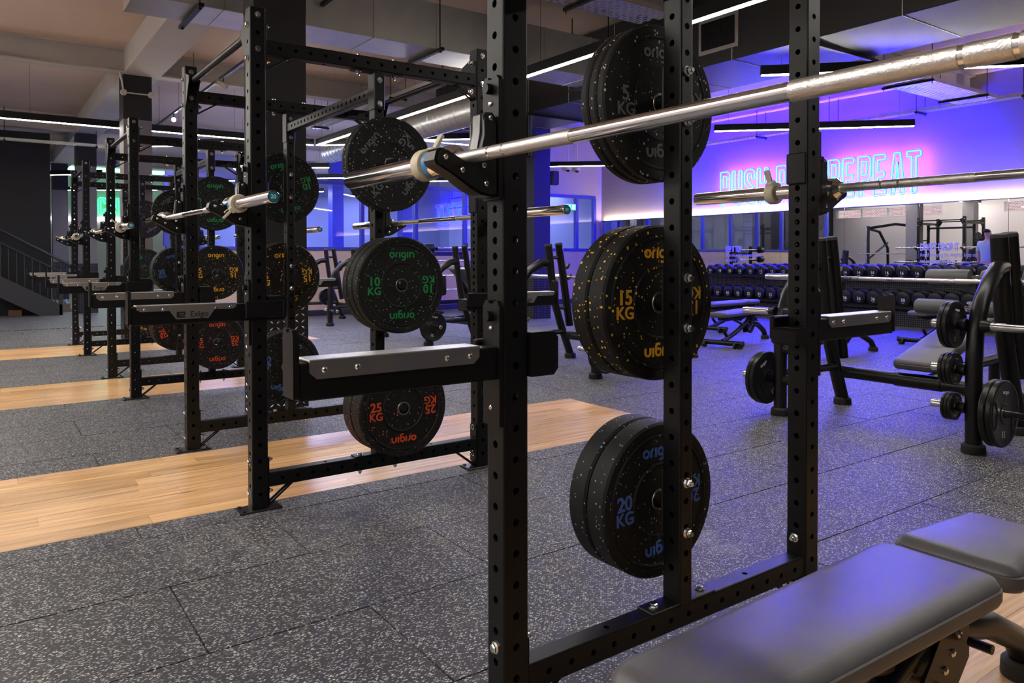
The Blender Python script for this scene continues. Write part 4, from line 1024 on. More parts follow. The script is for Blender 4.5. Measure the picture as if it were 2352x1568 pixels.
tray('wide perforated cable tray under the ceiling right of the neon sign', (8.2, 1.4, 3.3), (10.45, 1.4, 3.3), 0.52)
tray('perforated cable tray under the ceiling above the first rack', (1.6, 1.7, 3.42), (4.3, 1.7, 3.42), 0.4)
tray('narrow cable tray above the round spiral duct', (4.0, 9.8, 3.45), (4.0, 3.6, 3.45), 0.16)
tray('cable tray in front of the dark stair wall', (-3.9, 13.4, 3.3), (1.4, 13.4, 3.3), 0.1)

tk = thing('spot_track', 'thin lighting track with spot lamps running under the ceiling', 'light track', (1.41, 5.5, 3.3))
link('track', G().box((0, 0, 0), (0.034, 9.6, 0.034), 0.002).mesh('track', 'black'), tk)
for y in (-4.2, -1.0, 2.0, 4.4): link('cable', cable_m, tk, (0, y, 0.015), (0, 0, 0), (2, 2, ZC - 3.3))
for i, (y, tgt) in enumerate(((3.2, (-1.0, -3.3, 1.2)), (6.0, (2.6, 6.4, 2.7)), (8.8, (-1.0, -3.4, 1.6)))):
    s = thing('spot_lamp', ('bright spot lamp on the track beside the dark column', 'grey spot lamp on the track, second from the dark column', 'lit spot lamp at the far end of the track')[i], 'spot lamp', (1.41, y, 3.2), 0, 'spot lamps on the track')
    d = (Vector(tgt) - Vector((1.41, y, 3.2))).normalized()
    link('stem', G().cyl((0, 0, 0.0), (0, 0, 0.085), 0.008, 8).mesh('stem', 'black'), s)
    link('body', G().cyl(tuple(d * -0.09), tuple(d * 0.045), 0.036, 20).mesh('body', 'steel' if i == 1 else 'black'), s)
    link('lens', G().lathe([(0.03, 0.0455), (0.024, 0.05), (0, 0.052)], (0, 0, 0), tuple(d), 16).mesh('lens', 'spot'), s)

# conduit with junction boxes on the grey column
cd = thing('conduit', 'white conduit with two round boxes on the grey column', 'conduit', (0.6, 7.88, 3.35))
link('pipe', G().tube([(-0.12, -0.05, 0.32), (-0.06, -0.04, 0.28), (-0.02, -0.01, 0.15), (0.0, 0, 0)], 0.012, 8).tube([(0, 0, 0), (0.34, 0, 0.0)], 0.01, 8).mesh('pipe', 'white_paint'), cd)
bxm = G().lathe([(0.042, 0), (0.042, 0.03), (0.036, 0.035), (0, 0.035)], (0, 0.012, 0), (0, -1, 0), 16).mesh('junction_box', 'white_paint')
for x in (0, 0.34): link('junction_box', bxm, cd, (x, 0, 0))
for i, (x, lb) in enumerate(((10.38, 'white dome camera on a pole beside the blue window, left one'), (10.66, 'white dome camera on a pole beside the blue window, right one'))):
    c = thing('dome_camera', lb, 'camera', (x, 10.3, 3.17), 0, 'dome cameras')
    link('pole', G().cyl((0, 0, 0.05), (0, 0, ZC - 3.17), 0.012, 8).mesh('pole', 'white_paint'), c)
    link('housing', G().lathe([(0.075, 0), (0.075, 0.05), (0.06, 0.06), (0, 0.06)], (0, 0, 0), (0, 0, 1), 20).mesh('housing', 'white_paint'), c)
    link('dome', G().lathe([(0, -0.05), (0.03, -0.042), (0.05, -0.02), (0.055, 0)], (0, 0, 0), (0, 0, 1), 20).mesh('dome', 'gloss_black'), c)
ex = thing('exit_sign', 'lit green exit sign with a running figure by the blue window', 'exit sign', (10.5, 10.375, 2.3))
link('case', G().box((0, 0.0, 0), (0.34, 0.05, 0.16), 0.006).mesh('case', 'white_paint'), ex)
link('face', G().box((0, -0.027, 0), (0.31, 0.004, 0.13)).mesh('face', 'exit'), ex)
g = G(); g.M = FRONT((0, -0.0295, 0))
g.cyl((-0.03, 0.042, 0), (-0.03, 0.042, 0.002), 0.012, 10).stroke([(-0.035, 0.028), (-0.045, -0.005), (-0.02, -0.025), (-0.03, -0.05)], 0.015, 0.002).stroke([(-0.045, -0.005), (-0.07, -0.03), (-0.09, -0.03)], 0.013, 0.002).stroke([(-0.065, 0.0), (-0.06, 0.022), (-0.035, 0.024), (-0.015, 0.005)], 0.01, 0.002)
g.box((0.08, 0, 0.001), (0.06, 0.1, 0.002))
link('figure', g.mesh('figure', 'exit_w'), ex)
spk = thing('speaker', 'black wall speaker beside the blue column', 'speaker', (9.93, 10.28, 2.95))
link('cabinet', G().box((0, 0, 0), (0.2, 0.18, 0.32), 0.02).mesh('cabinet', 'plastic'), spk)
link('bracket', G().box((0, 0.08, 0.05), (0.05, 0.08, 0.05)).mesh('bracket', 'black'), spk)

fe = thing('fire_extinguisher', 'red fire extinguisher far back between the columns', 'fire extinguisher', (1.35, 18.6, 0))
link('body', G().lathe([(0.0, 0.3), (0.075, 0.3), (0.085, 0.33), (0.085, 0.85), (0.06, 0.93), (0.025, 0.96), (0, 0.96)], (0, 0, 0), (0, 0, 1), 20).mesh('body', 'red'), fe)
link('stand', G().box((0, 0.05, 0.15), (0.16, 0.2, 0.3), 0.01).mesh('stand', 'red'), fe)
link('valve', G().box((0, 0, 0.99), (0.03, 0.12, 0.05), 0.006).mesh('valve', 'black'), fe)
link('hose', G().tube([(0, -0.05, 0.98), (0.1, -0.05, 0.9), (0.11, -0.03, 0.6), (0.1, 0, 0.42)], 0.012, 8).mesh('hose', 'black'), fe)
# ---------------------------------------------------------------- upholstered parts
def pad_mesh(x0, x1, w0, w1, z, th, rad=0.05, name='pad'):
    """rounded upholstered pad in plan, tapering from w0 at x0 to w1 at x1, soft edges"""
    def outline(ins):
        P = []
        for (cx, cy_, a0, w_) in ((x1, 1, 0, w1), (x0, 1, 90, w0), (x0, -1, 180, w0), (x1, -1, 270, w1)):
            rr = max(rad - ins, 0.004)
            ox = (x1 - rad) if cx == x1 else (x0 + rad); oy = cy_ * (w_ / 2 - rad)
            for i in range(6):
                a = math.radians(a0 + 90 * i / 5); P.append((ox + rr * math.cos(a), oy + rr * math.sin(a)))
        return P
    lv = [(0.022, 0.0), (0.006, 0.006), (0.0, 0.018), (0.0, th * 0.62), (0.004, th * 0.62 + 0.003), (0.003, th - 0.02), (0.012, th - 0.006), (0.03, th)]
    g = G(); vs = []; n = 24
    for ins, h in lv: vs += [(x, y, z + h) for x, y in outline(ins)]
    fs = []
    for k in range(len(lv) - 1):
        for i in range(n):
            j = (i + 1) % n; fs.append((k * n + i, k * n + j, (k + 1) * n + j, (k + 1) * n + i))
    fs.append(tuple(range(n))[::-1]); fs.append(tuple((len(lv) - 1) * n + i for i in range(n)))
    g.add(vs, fs); return g.mesh(name, 'leather', 50)
foot_disc = G().lathe([(0.05, 0), (0.052, 0.004), (0.05, 0.026), (0.042, 0.032), (0, 0.032)], (0, 0, 0), (0, 0, 1), 24).mesh('foot', 'foot')
wheel_m = G().lathe([(0.012, -0.014), (0.034, -0.014), (0.038, -0.008), (0.038, 0.008), (0.034, 0.014), (0.012, 0.014)], (0, 0, 0), (0, 1, 0), 20, True).mesh('wheel', 'plastic')
back_m = pad_mesh(0.0, 0.965, 0.24, 0.29, 0.375, 0.065, 0.05, 'back_pad')
seat_m = pad_mesh(1.0, 1.37, 0.29, 0.23, 0.375, 0.065, 0.045, 'seat_pad')
def bench(label, loc, rotz, group='adjustable benches'):
    b = thing('adjustable_bench', label, 'weight bench', loc, rotz, group)
    link('back_pad', back_m, b); link('seat_pad', seat_m, b)
    link('pad_support', G().box((0.5, 0, 0.355), (0.8, 0.07, 0.035), 0.004).box((0.5, 0, 0.335), (0.5, 0.04, 0.03)).mesh('pad_support', 'gloss_black'), b)
    link('seat_support', G().box((1.17, 0, 0.357), (0.28, 0.08, 0.03), 0.004).mesh('seat_support', 'gloss_black'), b)
    link('main_frame', G().tube([(0.16, 0, 0.07), (0.5, 0, 0.15), (0.86, 0, 0.27), (0.98, 0, 0.34)], 0.033, 12, flat=0.8).tube([(0.98, 0, 0.345), (1.0, 0, 0.2), (0.94, 0, 0.14)], 0.035, 12).mesh('main_frame', 'gloss_black'), b)
    link('rear_leg', G().tube([(0.82, 0, 0.235), (1.0, 0, 0.265), (1.2, 0, 0.21), (1.38, 0, 0.12), (1.43, 0, 0.05)], [0.034, 0.038, 0.036, 0.034, 0.034], 14).mesh('rear_leg', 'gloss_black'), b)
    link('foot', foot_disc, b, (1.43, 0, 0.0), (0, 0, 0), (1.05, 1.05, 1.6))
    link('front_foot', G().tube([(0.14, -0.27, 0.06), (0.14, 0.27, 0.06)], 0.032, 12).mesh('front_foot', 'gloss_black'), b)
    for s in (-1, 1):
        link('wheel', wheel_m, b, (0.09, s * 0.2, 0.038)); link('end_cap', G().cyl((0.14, s * 0.265, 0.06), (0.14, s * 0.285, 0.06), 0.035, 14).box((0.14, s * 0.24, 0.017), (0.06, 0.05, 0.034), 0.004).mesh('end_cap', 'foot'), b)
    g = G().prism([(0.93, 0.33), (1.02, 0.33), (1.02, 0.2), (0.94, 0.13), (0.84, 0.13), (0.8, 0.2)], lambda u, v, t: (u, t, v), 0.03, 0.038)
    g.prism([(0.93, 0.33), (1.02, 0.33), (1.02, 0.2), (0.94, 0.13), (0.84, 0.13), (0.8, 0.2)], lambda u, v, t: (u, t, v), -0.038, -0.03)
    aq = link('adjuster', g.mesh('adjuster', 'gloss_black'), b)
    for x, z in ((0.985, 0.31), (0.965, 0.27), (0.935, 0.235), (0.9, 0.205), (0.865, 0.18)):
        link('stud', stud_m, aq, (x, -0.038, z), RX['-Y'], (1.6, 1.6, 1.6)); link('stud', stud_m, aq, (x, 0.038, z), RX['+Y'], (1.6, 1.6, 1.6))
    link('strut', G().tube([(0.45, 0, 0.33), (0.9, 0, 0.2)], 0.016, 10).mesh('strut', 'gloss_black'), b)
    link('handle', G().tube([(0.99, -0.05, 0.25), (0.99, -0.1, 0.25)], 0.011, 8).mesh('lever', 'plastic'), b); link('handle', G().tube([(0.3, 0, 0.11), (0.2, 0, 0.2)], 0.02, 10).mesh('handle', 'plastic'), b)
    return b
bench('large grey topped adjustable bench in front of the first rack', (-0.155, -2.57, 0), 0)
tri = G(); tri.M = FRONT((0, 0, 0)); tri.stroke([(-0.011, -0.008), (0.011, -0.008), (0, 0.011)], 0.003, 0.0006, True)
b0 = bench('purple lit bench before the dumbbells, its pad in front of the 30s', (6.35, 2.62, 0), 0.22)
bench('purple lit bench just behind another, beside the dumbbell rack', (7.75, 3.98, 0), 0.1)
bench('bench behind the back spotter arm of the first rack', (6.25, 1.55, 0), -0.13)
bench('bench by the dumbbells, half hidden by the decline bench', (8.55, 1.3, 0), 0.05)

# ---------------------------------------------------------------- small plates with grips
GRIP = {15: (0.19, 0.034), 10: (0.165, 0.03), 5: (0.138, 0.027), 2.5: (0.096, 0.022), 1.25: (0.083, 0.018)}
def grip_plate_mesh(kg):
    r, t = GRIP[kg]; h = t / 2; holes = 3 if kg >= 5 else 0
    N_ = 96; g = G()
    # rim outline with flats between the grips
    def rim(a):
        q = math.cos(3 * a) if holes else math.cos(2 * a)
        return r * (1 - 0.02 * max(0, q) ** 3)
    rings = [(0.026, -h, 0), (0.055 if kg >= 5 else 0.04, -h, 0), (0.06 if kg >= 5 else 0.044, -h * 0.8, 0), (0.88, -h * 0.8, 1), (0.92, -h, 1), (0.98, -h * 0.9, 1), (1, -h * 0.6, 1), (1, h * 0.6, 1), (0.98, h * 0.9, 1), (0.92, h, 1), (0.88, h * 0.8, 1), (0.06 if kg >= 5 else 0.044, h * 0.8, 0), (0.055 if kg >= 5 else 0.04, h, 0), (0.026, h, 0)]
    vs = []
    for q, y, k in rings:
        for i in range(N_):
            a = 2 * PI * i / N_; rr = q * rim(a) if k else q
            vs.append((rr * math.sin(a), y, rr * math.cos(a)))
    fs = []
    K_ = len(rings)
    for k in range(K_):
        k2 = (k + 1) % K_
        for i in range(N_):
            j = (i + 1) % N_; fs.append((k * N_ + i, k * N_ + j, k2 * N_ + j, k2 * N_ + i))
    g.add(vs, fs)
    return g.mesh('grip_plate', 'plastic', 30)
def grip_pocket_mesh(kg):
    """three oval grips, sunk dark pockets with a raised lip"""
    r, t = GRIP[kg]; h = t / 2; g = G()
    for k in range(2):
        a = PI / 2 + 0.12 + k * (PI - 0.24)
        for s in (-1, 1):
            M = (FRONT() if s < 0 else mat3((-1, 0, 0), (0, 0, 1), (0, 1, 0))) 
            g.M = Matrix.Translation((r * 0.68 * math.sin(a), s * h * 0.8, r * 0.68 * math.cos(a))) @ M @ Matrix.Rotation(-a if s < 0 else a, 4, 'Z')
            el = [(r * 0.42 * math.cos(2 * PI * i / 18), r * 0.17 * math.sin(2 * PI * i / 18)) for i in range(18)]
            g.stroke(el, 0.006, 0.003, True)
    return g.mesh('grip', 'plastic')
def grip_letter_mesh(kg):
    r, t = GRIP[kg]; h = t / 2 * 0.8; g = G(); s = '%g' % kg
    g.wordmark(FRONT((0, -h, r * 0.62)), r * 0.085, 0.0008)
    g.text(s, FRONT((0, -h, -r * 0.62)), r * 0.27, 0.0008, 0.018)
    return g.mesh('lettering', 'white_print')
GM = {k: (grip_plate_mesh(k), grip_letter_mesh(k), grip_pocket_mesh(k) if k >= 5 else None) for k in GRIP}
def grip_plate(kg, loc, ang, label):
    p = thing('grip_plate', label, 'weight plate', loc, 0, 'black grip plates on the bench horns'); p.rotation_euler = (0, ang, 0)
    link('disc', GM[kg][0], p); link('lettering', GM[kg][1], p); link('lettering', GM[kg][1], p, (0, 0, 0), (0, 0, PI))
    if GM[kg][2]: link('grip', GM[kg][2], p)

# ---------------------------------------------------------------- olympic benches
horn_m = {}
def horn(s, L=0.19):
    k = (s, L)
    if k not in horn_m:
        g = G().lathe([(0.036, 0), (0.036, 0.02), (0.026, 0.05), (0.0, 0.05)], (0, 0, 0), (0, s, 0), 16); c = g.mesh('horn_boss', 'plastic')
        g = G().lathe([(0.0, 0.04), (0.0235, 0.045), (0.0235, L - 0.02), (0.0245, L - 0.018), (0.0245, L), (0.02, L + 0.004), (0, L + 0.004)], (0, 0, 0), (0, s, 0), 20)
        horn_m[k] = (c, g.mesh('horn', 'sleeve'), G().lathe([(0.02, L + 0.0045), (0.017, L + 0.007), (0, L + 0.007)], (0, 0, 0), (0, s, 0), 16).mesh('horn_cap', 'gold'))
    return horn_m[k]
def olympic(idx, y, label, incline):
    b = thing('press_bench', label, 'press bench', (4.4, y, 0), 0, 'press benches with plate horns')
    for s in (-1, 1):
        link('upright', G().tube([(-0.33, s * 0.6, 1.25), (-0.285, s * 0.6, 0.9), (-0.24, s * 0.6, 0.62), (-0.15, s * 0.6, 0.36), (-0.02, s * 0.6, 0.04)], 0.052, 16, flat=0.7, upv=(0, 1, 0)).mesh('upright', 'gloss_black'), b)
        link('upright_cap', G().tube([(-0.33, s * 0.6, 1.25), (-0.333, s * 0.6, 1.268)], [0.054, 0.048], 16, flat=0.72, upv=(0, 1, 0)).mesh('upright_cap', 'foot'), b)
        link('guard', G().tube([(-0.185, s * 0.6, 1.26), (-0.12, s * 0.6, 0.9), (-0.03, s * 0.6, 0.36)], 0.05, 16, flat=0.75, upv=(0, 1, 0)).mesh('guard', 'gloss_black'), b)
        link('guard_cap', G().tube([(-0.185, s * 0.6, 1.26), (-0.189, s * 0.6, 1.28)], [0.052, 0.046], 16, flat=0.78, upv=(0, 1, 0)).mesh('guard_cap', 'foot'), b)
        link('spacer', G().cyl((-0.3, s * 0.6, 1.12), (-0.16, s * 0.6, 1.12), 0.018, 10).mesh('spacer', 'gloss_black'), b); link('spacer', G().cyl((-0.22, s * 0.6, 0.56), (-0.07, s * 0.6, 0.56), 0.018, 10).mesh('spacer', 'gloss_black'), b)
        g = G()
        for z, x in ((1.02, -0.19), (0.9, -0.165)):
            g.prism([(x + 0.03, z - 0.05), (x + 0.13, z - 0.02), (x + 0.15, z + 0.03), (x + 0.13, z + 0.035), (x + 0.11, z + 0.0), (x + 0.03, z - 0.01)], lambda u, v, t: (u, t, v), s * 0.6 - 0.025, s * 0.6 + 0.025)
        link('bar_hook', g.mesh('bar_hook', 'plastic'), b)
        link('storage_tube', G().tube([(-0.3, s * 0.61, 1.07), (-0.42, s * 0.625, 1.06), (-0.56, s * 0.64, 0.98), (-0.66, s * 0.64, 0.87), (-0.735, s * 0.64, 0.7), (-0.75, s * 0.64, 0.5), (-0.75, s * 0.64, 0.05)], 0.045, 16).mesh('storage_tube', 'gloss_black'), b)
        for x, yy in ((-0.75, s * 0.64), (-0.02, s * 0.6)): link('foot', foot_disc, b, (x, yy, 0), (0, 0, 0), (1.25, 1.25, 1.7))
        for z in (0.735, 0.475, 0.255):
            for o in (-1, 1):
                if o == s and z == 0.475: continue
                h = horn(o, 0.19 if o != s else 0.27)
                a = link('horn_boss', h[0], b, (-0.75, s * 0.64 + o * 0.04, z)); link('horn', h[1], a); link('horn_cap', h[2], a)
        for z, x in ((1.1, -0.31), (1.0, -0.298), (0.3, -0.12)):
            for k in ('-Y', '+Y'): link('stud', stud_m, b, (x, s * 0.6 + (-0.036 if k == '-Y' else 0.036), z), RX[k], (3, 3, 3))
    link('cross_tube', G().tube([(-0.08, -0.6, 0.26), (-0.08, 0.6, 0.26)], 0.045, 16).tube([(-0.08, -0.16, 0.26), (-0.08, 0.16, 0.26)], 0.051, 16).mesh('cross_tube', 'gloss_black'), b)
    for yy in (-0.58, 0.58): link('stay', G().tube([(-0.12, yy, 0.3), (-0.75, yy * 1.1, 0.3)], 0.028, 10).mesh('stay', 'gloss_black'), b)
    link('spine', G().tube([(-0.06, 0, 0.25), (0.5, 0, 0.3), (1.15, 0, 0.32)], 0.04, 12).tube([(1.12, -0.22, 0.05), (1.12, 0.22, 0.05)], 0.035, 12).tube([(1.12, 0, 0.05), (1.12, 0, 0.34)], 0.04, 12).mesh('spine', 'gloss_black'), b)
    for yy in (-0.2, 0.2): link('foot', foot_disc, b, (1.12, yy, 0), (0, 0, 0), (0.9, 0.9, 1))
    pm_ = pad_mesh(0.0, 1.0, 0.33, 0.29, 0, 0.07, 0.05, 'pad')
    if incline == 'decline':
        link('pad', pm_, b, (-0.13, 0, 0.33), (0, -0.3, 0))
        link('roller_post', G().tube([(0.84, 0, 0.4), (0.9, 0, 0.75), (0.84, 0, 0.98)], 0.032, 12).mesh('roller_post', 'gloss_black'), b)
        rl = G().lathe([(0.016, -0.36), (0.05, -0.36), (0.06, -0.345), (0.06, -0.06), (0.052, -0.045), (0.016, -0.045)], (0, 0, 0), (0, 1, 0), 24, True).mesh('roller', 'leather')
        for x, z in ((0.8, 0.97), (0.62, 0.74)):
            for rz in (0, PI): link('roller', rl, b, (x, 0, z), (0, 0, rz))
            link('roller_axle', G().cyl((x, -0.37, z), (x, 0.37, z), 0.014, 10).tube([(x, 0, z), (0.88, 0, z - 0.04)], 0.02, 8).mesh('roller_axle', 'sleeve'), b)
    elif incline == 'incline':
        link('pad', pm_, b, (-0.02, 0, 0.98), (0, 0.75, 0))
        link('seat', pad_mesh(0.62, 1.0, 0.33, 0.29, 0.4, 0.07, 0.05, 'seat'), b)
        link('pad_strut', G().tube([(0.1, 0, 0.8), (0.45, 0, 0.3)], 0.035, 12).mesh('pad_strut', 'gloss_black'), b)
    else:
        link('pad', pm_, b, (0.05, 0, 0.38))
        link('pad_strut', G().tube([(0.2, 0, 0.27), (0.2, 0, 0.4)], 0.035, 12).mesh('pad_strut', 'gloss_black'), b)
    return b
YB = [-0.8, 2.45, 5.62, 8.9]
OL = ['black decline press bench at the right edge, lit purple', 'black press bench seen between the first two racks', 'black incline press bench behind the second rack', 'black press bench by the plywood wall below the blue glass']
for i, (y, k) in enumerate(zip(YB, ('decline', 'flat', 'incline', 'flat'))):
    olympic(i, y, OL[i], k)
    if i < 3: barbell(('barbell on the decline press bench at the right', 'barbell on the press bench between the first two racks', 'barbell on the incline press bench behind the second rack')[i], (4.335, y + (0.0, 0.05, -0.05)[i], 0.966 if i != 1 else 0.9))
XH = 3.65
def side(i, s, z, kgs, out, words):
    y = YB[i] + s * 0.64 + out * 0.095
    for n, kg in enumerate(kgs):
        t = GRIP[kg][1]
        yy = y + out * (t / 2); y += out * (t + 0.001)
        nm = words if len(kgs) == 1 else '%s, %s' % (words, ('inner', 'outer')[n] if len(kgs) == 2 else ('inner', 'middle', 'outer')[n])
        nm = nm.replace('the bench between the first racks', 'the bench behind the first rack')
        grip_plate(kg, (XH, yy, z - 0.002), random.uniform(-0.3, 0.3) if (i, s) != (0, 1) else -0.5, 'black %g kg grip plate, %s' % (kg, nm))
side(0, -1, 0.735, [5, 5], 1, 'top inner horn of the decline bench')
side(0, -1, 0.475, [2.5, 2.5, 2.5], 1, 'middle horn of the decline bench')
side(0, -1, 0.255, [1.25, 1.25, 1.25], 1, 'bottom inner horn of the decline bench')
side(0, -1, 0.255, [15, 15], -1, 'near lower horn of the decline bench')
side(0, 1, 0.255, [15, 15], 1, 'far lower horn of the decline bench')
side(1, 1, 0.735, [10], 1, 'far top horn of the bench between the first racks')
side(1, -1, 0.255, [15, 15], -1, 'lower horn behind the first rack')
side(2, -1, 0.255, [15], -1, 'near lower horn behind the second rack')
side(2, -1, 0.735, [10], -1, 'near top horn behind the second rack')
side(3, -1, 0.475, [5, 5], 1, 'horn by the plywood wall')

# ---------------------------------------------------------------- dumbbells and their racks
def db_mesh(r):
    L = 0.085; g = G()
    pro = [(0.0, 0), (r - 0.012, 0), (r - 0.004, 0.004), (r, 0.014), (r, L - 0.012), (r - 0.005, L - 0.003), (r - 0.014, L), (0, L)]
    return G().lathe(pro, (0, 0, 0), (1, 0, 0), 28).mesh('head', 'plastic', 40)
grip_m = G().cyl((0.08, 0, 0), (0.215, 0, 0), 0.016, 12).mesh('grip', 'knurl')
def db_num(kg, r):
    g = G(); g.text(str(kg), LEFT((0, 0, -0.024)), 0.072 if r > 0.1 else 0.066, 0.0008, 0.012); g.wordmark(LEFT((0, 0, -0.068)), 0.009, 0.0006)
    return g.mesh('lettering', 'white_print')
DBM = {}
def dumbbell(kg, x, y, z, label, grp):
    r = 0.085 + 0.0018 * (kg - 10) if kg < 25 else 0.102 + 0.0016 * (kg - 30)
    if kg not in DBM: DBM[kg] = (db_mesh(r), db_num(kg, r))
    d = thing('dumbbell', label, 'dumbbell', (x, y, z + r), 0, grp); d.rotation_euler = (0, -0.1, 0)
    link('head', DBM[kg][0], d); link('head', DBM[kg][0], d, (0.295, 0, 0), (0, 0, PI)); link('grip', grip_m, d); link('lettering', DBM[kg][1], d)
dr = thing('dumbbell_rack', 'long black two tier dumbbell rack standing along the mirror', 'dumbbell rack', (10.95, 2.0, 0))
Y0, Y1 = -5.0, 5.6
for z in (0.778, 0.334):
    for dx in (0.0, 0.19):
        link('rail', G().box((dx - 0.08, (Y0 + Y1) / 2, z + dx * 0.1), (0.06, Y1 - Y0, 0.012), 0.003).mesh('rail', 'gloss_black'), dr)
    link('shelf_lip', G().box((-0.125, (Y0 + Y1) / 2, z - 0.025), (0.012, Y1 - Y0, 0.03), 0.003).mesh('shelf_lip', 'gloss_black'), dr)
for y in (-4.2, -1.5, 0.72, 2.05, 4.6):
    link('leg', G().box((0.2, y - 0.9, 0.42), (0.06, 0.07, 0.84), 0.004).box((0.03, y - 0.9, 0.03), (0.5, 0.07, 0.05), 0.004).box((0.05, y - 0.9, 0.74), (0.36, 0.05, 0.035)).box((0.05, y - 0.9, 0.3), (0.36, 0.05, 0.035)).mesh('leg', 'gloss_black'), dr)
ya = Y0
while ya < Y1 - 0.1:
    link('panel', G().box((0.17, ya + 0.6, 0.46), (0.008, 1.19, 0.8)).box((0.05, ya + 0.6, 0.12), (0.008, 1.19, 0.24)).mesh('panel', 'chequer'), dr); ya += 1.2
top = [10, 10, 10, 10, 12, 12, 12, 12, None, 12, 14, 14, 14, 14, 16, 16, 16, 16, 18, 18, 18, 18, 20, 20]
bot = [28, 28, 30, 30, 32, 32, 32, 32, 34, 34, 34, None, 34, 36, 36, 36, 38, 38, 38, 38, 40, 40, 40, 40]
ORD = ['first', 'second', 'third', 'fourth', 'fifth', 'sixth']
cnt = {}
tot = {}
for k in top + bot: tot[k] = tot.get(k, 0) + 1
for row, lst, y0, st_, z, nm in (('t', top, 6.42, 0.2365, 0.785, 'top'), ('b', bot, 6.72, 0.2415, 0.341, 'bottom')):
    for i, kg in enumerate(lst):
        if kg is None: continue
        c = cnt[kg] = cnt.get(kg, 0) + 1
        dumbbell(kg, 10.8, y0 - st_ * i, z, 'black %d kg dumbbell on the %s tier, %s from the left of the %ds' % (kg, nm, ORD[c - 1], kg), 'dumbbells on the %s tier' % nm)

# ---------------------------------------------------------------- barbell rack by the studio
br_ = thing('barbell_stand', 'black stand of fixed barbells in front of the blue glass', 'barbell stand', (6.8, 9.7, 0))
for s in (-1, 1):
    link('upright', G().box((s * 0.42, 0.1, 0.7), (0.07, 0.07, 1.4), 0.006).box((s * 0.42, 0, 0.03), (0.08, 0.7, 0.06), 0.006).mesh('upright', 'gloss_black'), br_)
    for z in (0.45, 0.73, 1.02, 1.28): link('cradle', G().prism([(0.06, -0.03), (-0.14, -0.03), (-0.17, 0.03), (-0.15, 0.03), (-0.12, 0.0), (0.06, 0.02)], lambda u, v, t: (s * 0.42 + t, u, z + v), -0.03, 0.03).mesh('cradle', 'gloss_black'), br_)
for z in (0.2, 1.18): link('cross_bar', G().box((0, 0.12, z), (0.84, 0.04, 0.08), 0.004).mesh('cross_bar', 'gloss_black'), br_)
for i, (z, nm) in enumerate(((0.45, 'bottom'), (0.73, 'third highest'), (1.02, 'second highest'), (1.28, 'top'))):
    f = thing('fixed_barbell', 'short fixed barbell on the %s cradles of the stand' % nm, 'barbell', (6.8, 9.58, z + 0.016), 0, 'fixed barbells on the stand')
    link('shaft', G().cyl((-0.5, 0, 0), (0.5, 0, 0), 0.015, 12).mesh('shaft', 'sleeve'), f)
    for s in (-1, 1): link('head', G().lathe([(0.0, 0), (0.08, 0), (0.092, 0.012), (0.092, 0.14), (0.08, 0.155), (0, 0.155)], (s * 0.48, 0, 0), (s, 0, 0), 20).mesh('head', 'plastic'), f)

# ---------------------------------------------------------------- smith machine seen in the mirror
sm = thing('smith_machine', 'black guided bar machine seen only in the mirror', 'gym machine', (-2.4, 10.4, 0))
for s in (-1, 1):
    link('upright', G().box((0, s * 0.9, 1.1), (0.09, 0.09, 2.2), 0.008).mesh('upright', 'gloss_black'), sm)
    link('guide_rod', G().cyl((0.12, s * 0.9, 0.1), (0.12, s * 0.9, 2.15), 0.016, 10).mesh('guide_rod', 'sleeve'), sm)
    link('brace', G().tube([(-0.05, s * 0.9, 2.1), (-0.5, s * 0.75, 2.0), (-0.8, s * 0.6, 1.4), (-0.85, s * 0.6, 0.05)], 0.05, 12).mesh('brace', 'gloss_black'), sm)
    link('brace', G().tube([(-0.02, s * 0.9, 1.0), (-0.8, s * 0.6, 1.6)], 0.035, 10).mesh('brace', 'gloss_black'), sm)
link('top_bar', G().tube([(0, -0.9, 2.12), (-0.2, 0, 2.25), (0, 0.9, 2.12)], 0.05, 12).mesh('top_bar', 'gloss_black'), sm)
link('base', G().box((-0.4, -0.9, 0.04), (1.0, 0.08, 0.08), 0.006).box((-0.4, 0.9, 0.04), (1.0, 0.08, 0.08), 0.006).mesh('base', 'gloss_black'), sm)
link('bar', G().cyl((0.12, -1.2, 1.2), (0.12, 1.2, 1.2), 0.025, 12).mesh('bar', 'sleeve'), sm)

# ---------------------------------------------------------------- a member of staff, seen in the mirror
def skinned(name, verts, edges, radii, mat, parent=None, lv=2):
    me = bpy.data.meshes.new(name); me.from_pydata(verts, edges, []); o = link(name, me, parent)
    sk = o.modifiers.new('skin', 'SKIN'); sk.use_smooth_shade = True
    for i, q in enumerate(me.skin_vertices[0].data):
        rr = radii[i]; q.radius = rr if isinstance(rr, tuple) else (rr, rr); q.use_root = (i == 0)
    sb = o.modifiers.new('sub', 'SUBSURF'); sb.levels = lv; sb.render_levels = lv
    me.materials.append(MAT[mat] if isinstance(mat, str) else mat); return o
skin_m = plain('skin', S(196, 150, 124), 0.55)
shirt_m = plain('pale_blue_cotton', S(176, 196, 226), 0.85)
jeans_m = plain('dark_trousers', S(34, 36, 44), 0.85)
hair_m = plain('dark_hair', S(34, 26, 22), 0.6)
pe = thing('person', 'person in a pale blue t-shirt and dark trousers, seen in the mirror', 'person', (4.4, 4.57, 0), 1.9)
V = [(0, 0, 0.95), (0, 0, 1.1), (0, 0, 1.28), (0, 0, 1.42), (0, 0, 1.5), (0, 0.01, 1.56), (0, 0.015, 1.64), (0, 0.01, 1.71), (0, 0.0, 1.75)]
E_ = [(i, i + 1) for i in range(8)]; Rr = [(0.15, 0.1), (0.135, 0.095), (0.155, 0.105), (0.13, 0.085), (0.052, 0.052), (0.05, 0.052), (0.072, 0.088), (0.07, 0.085), (0.04, 0.05)]
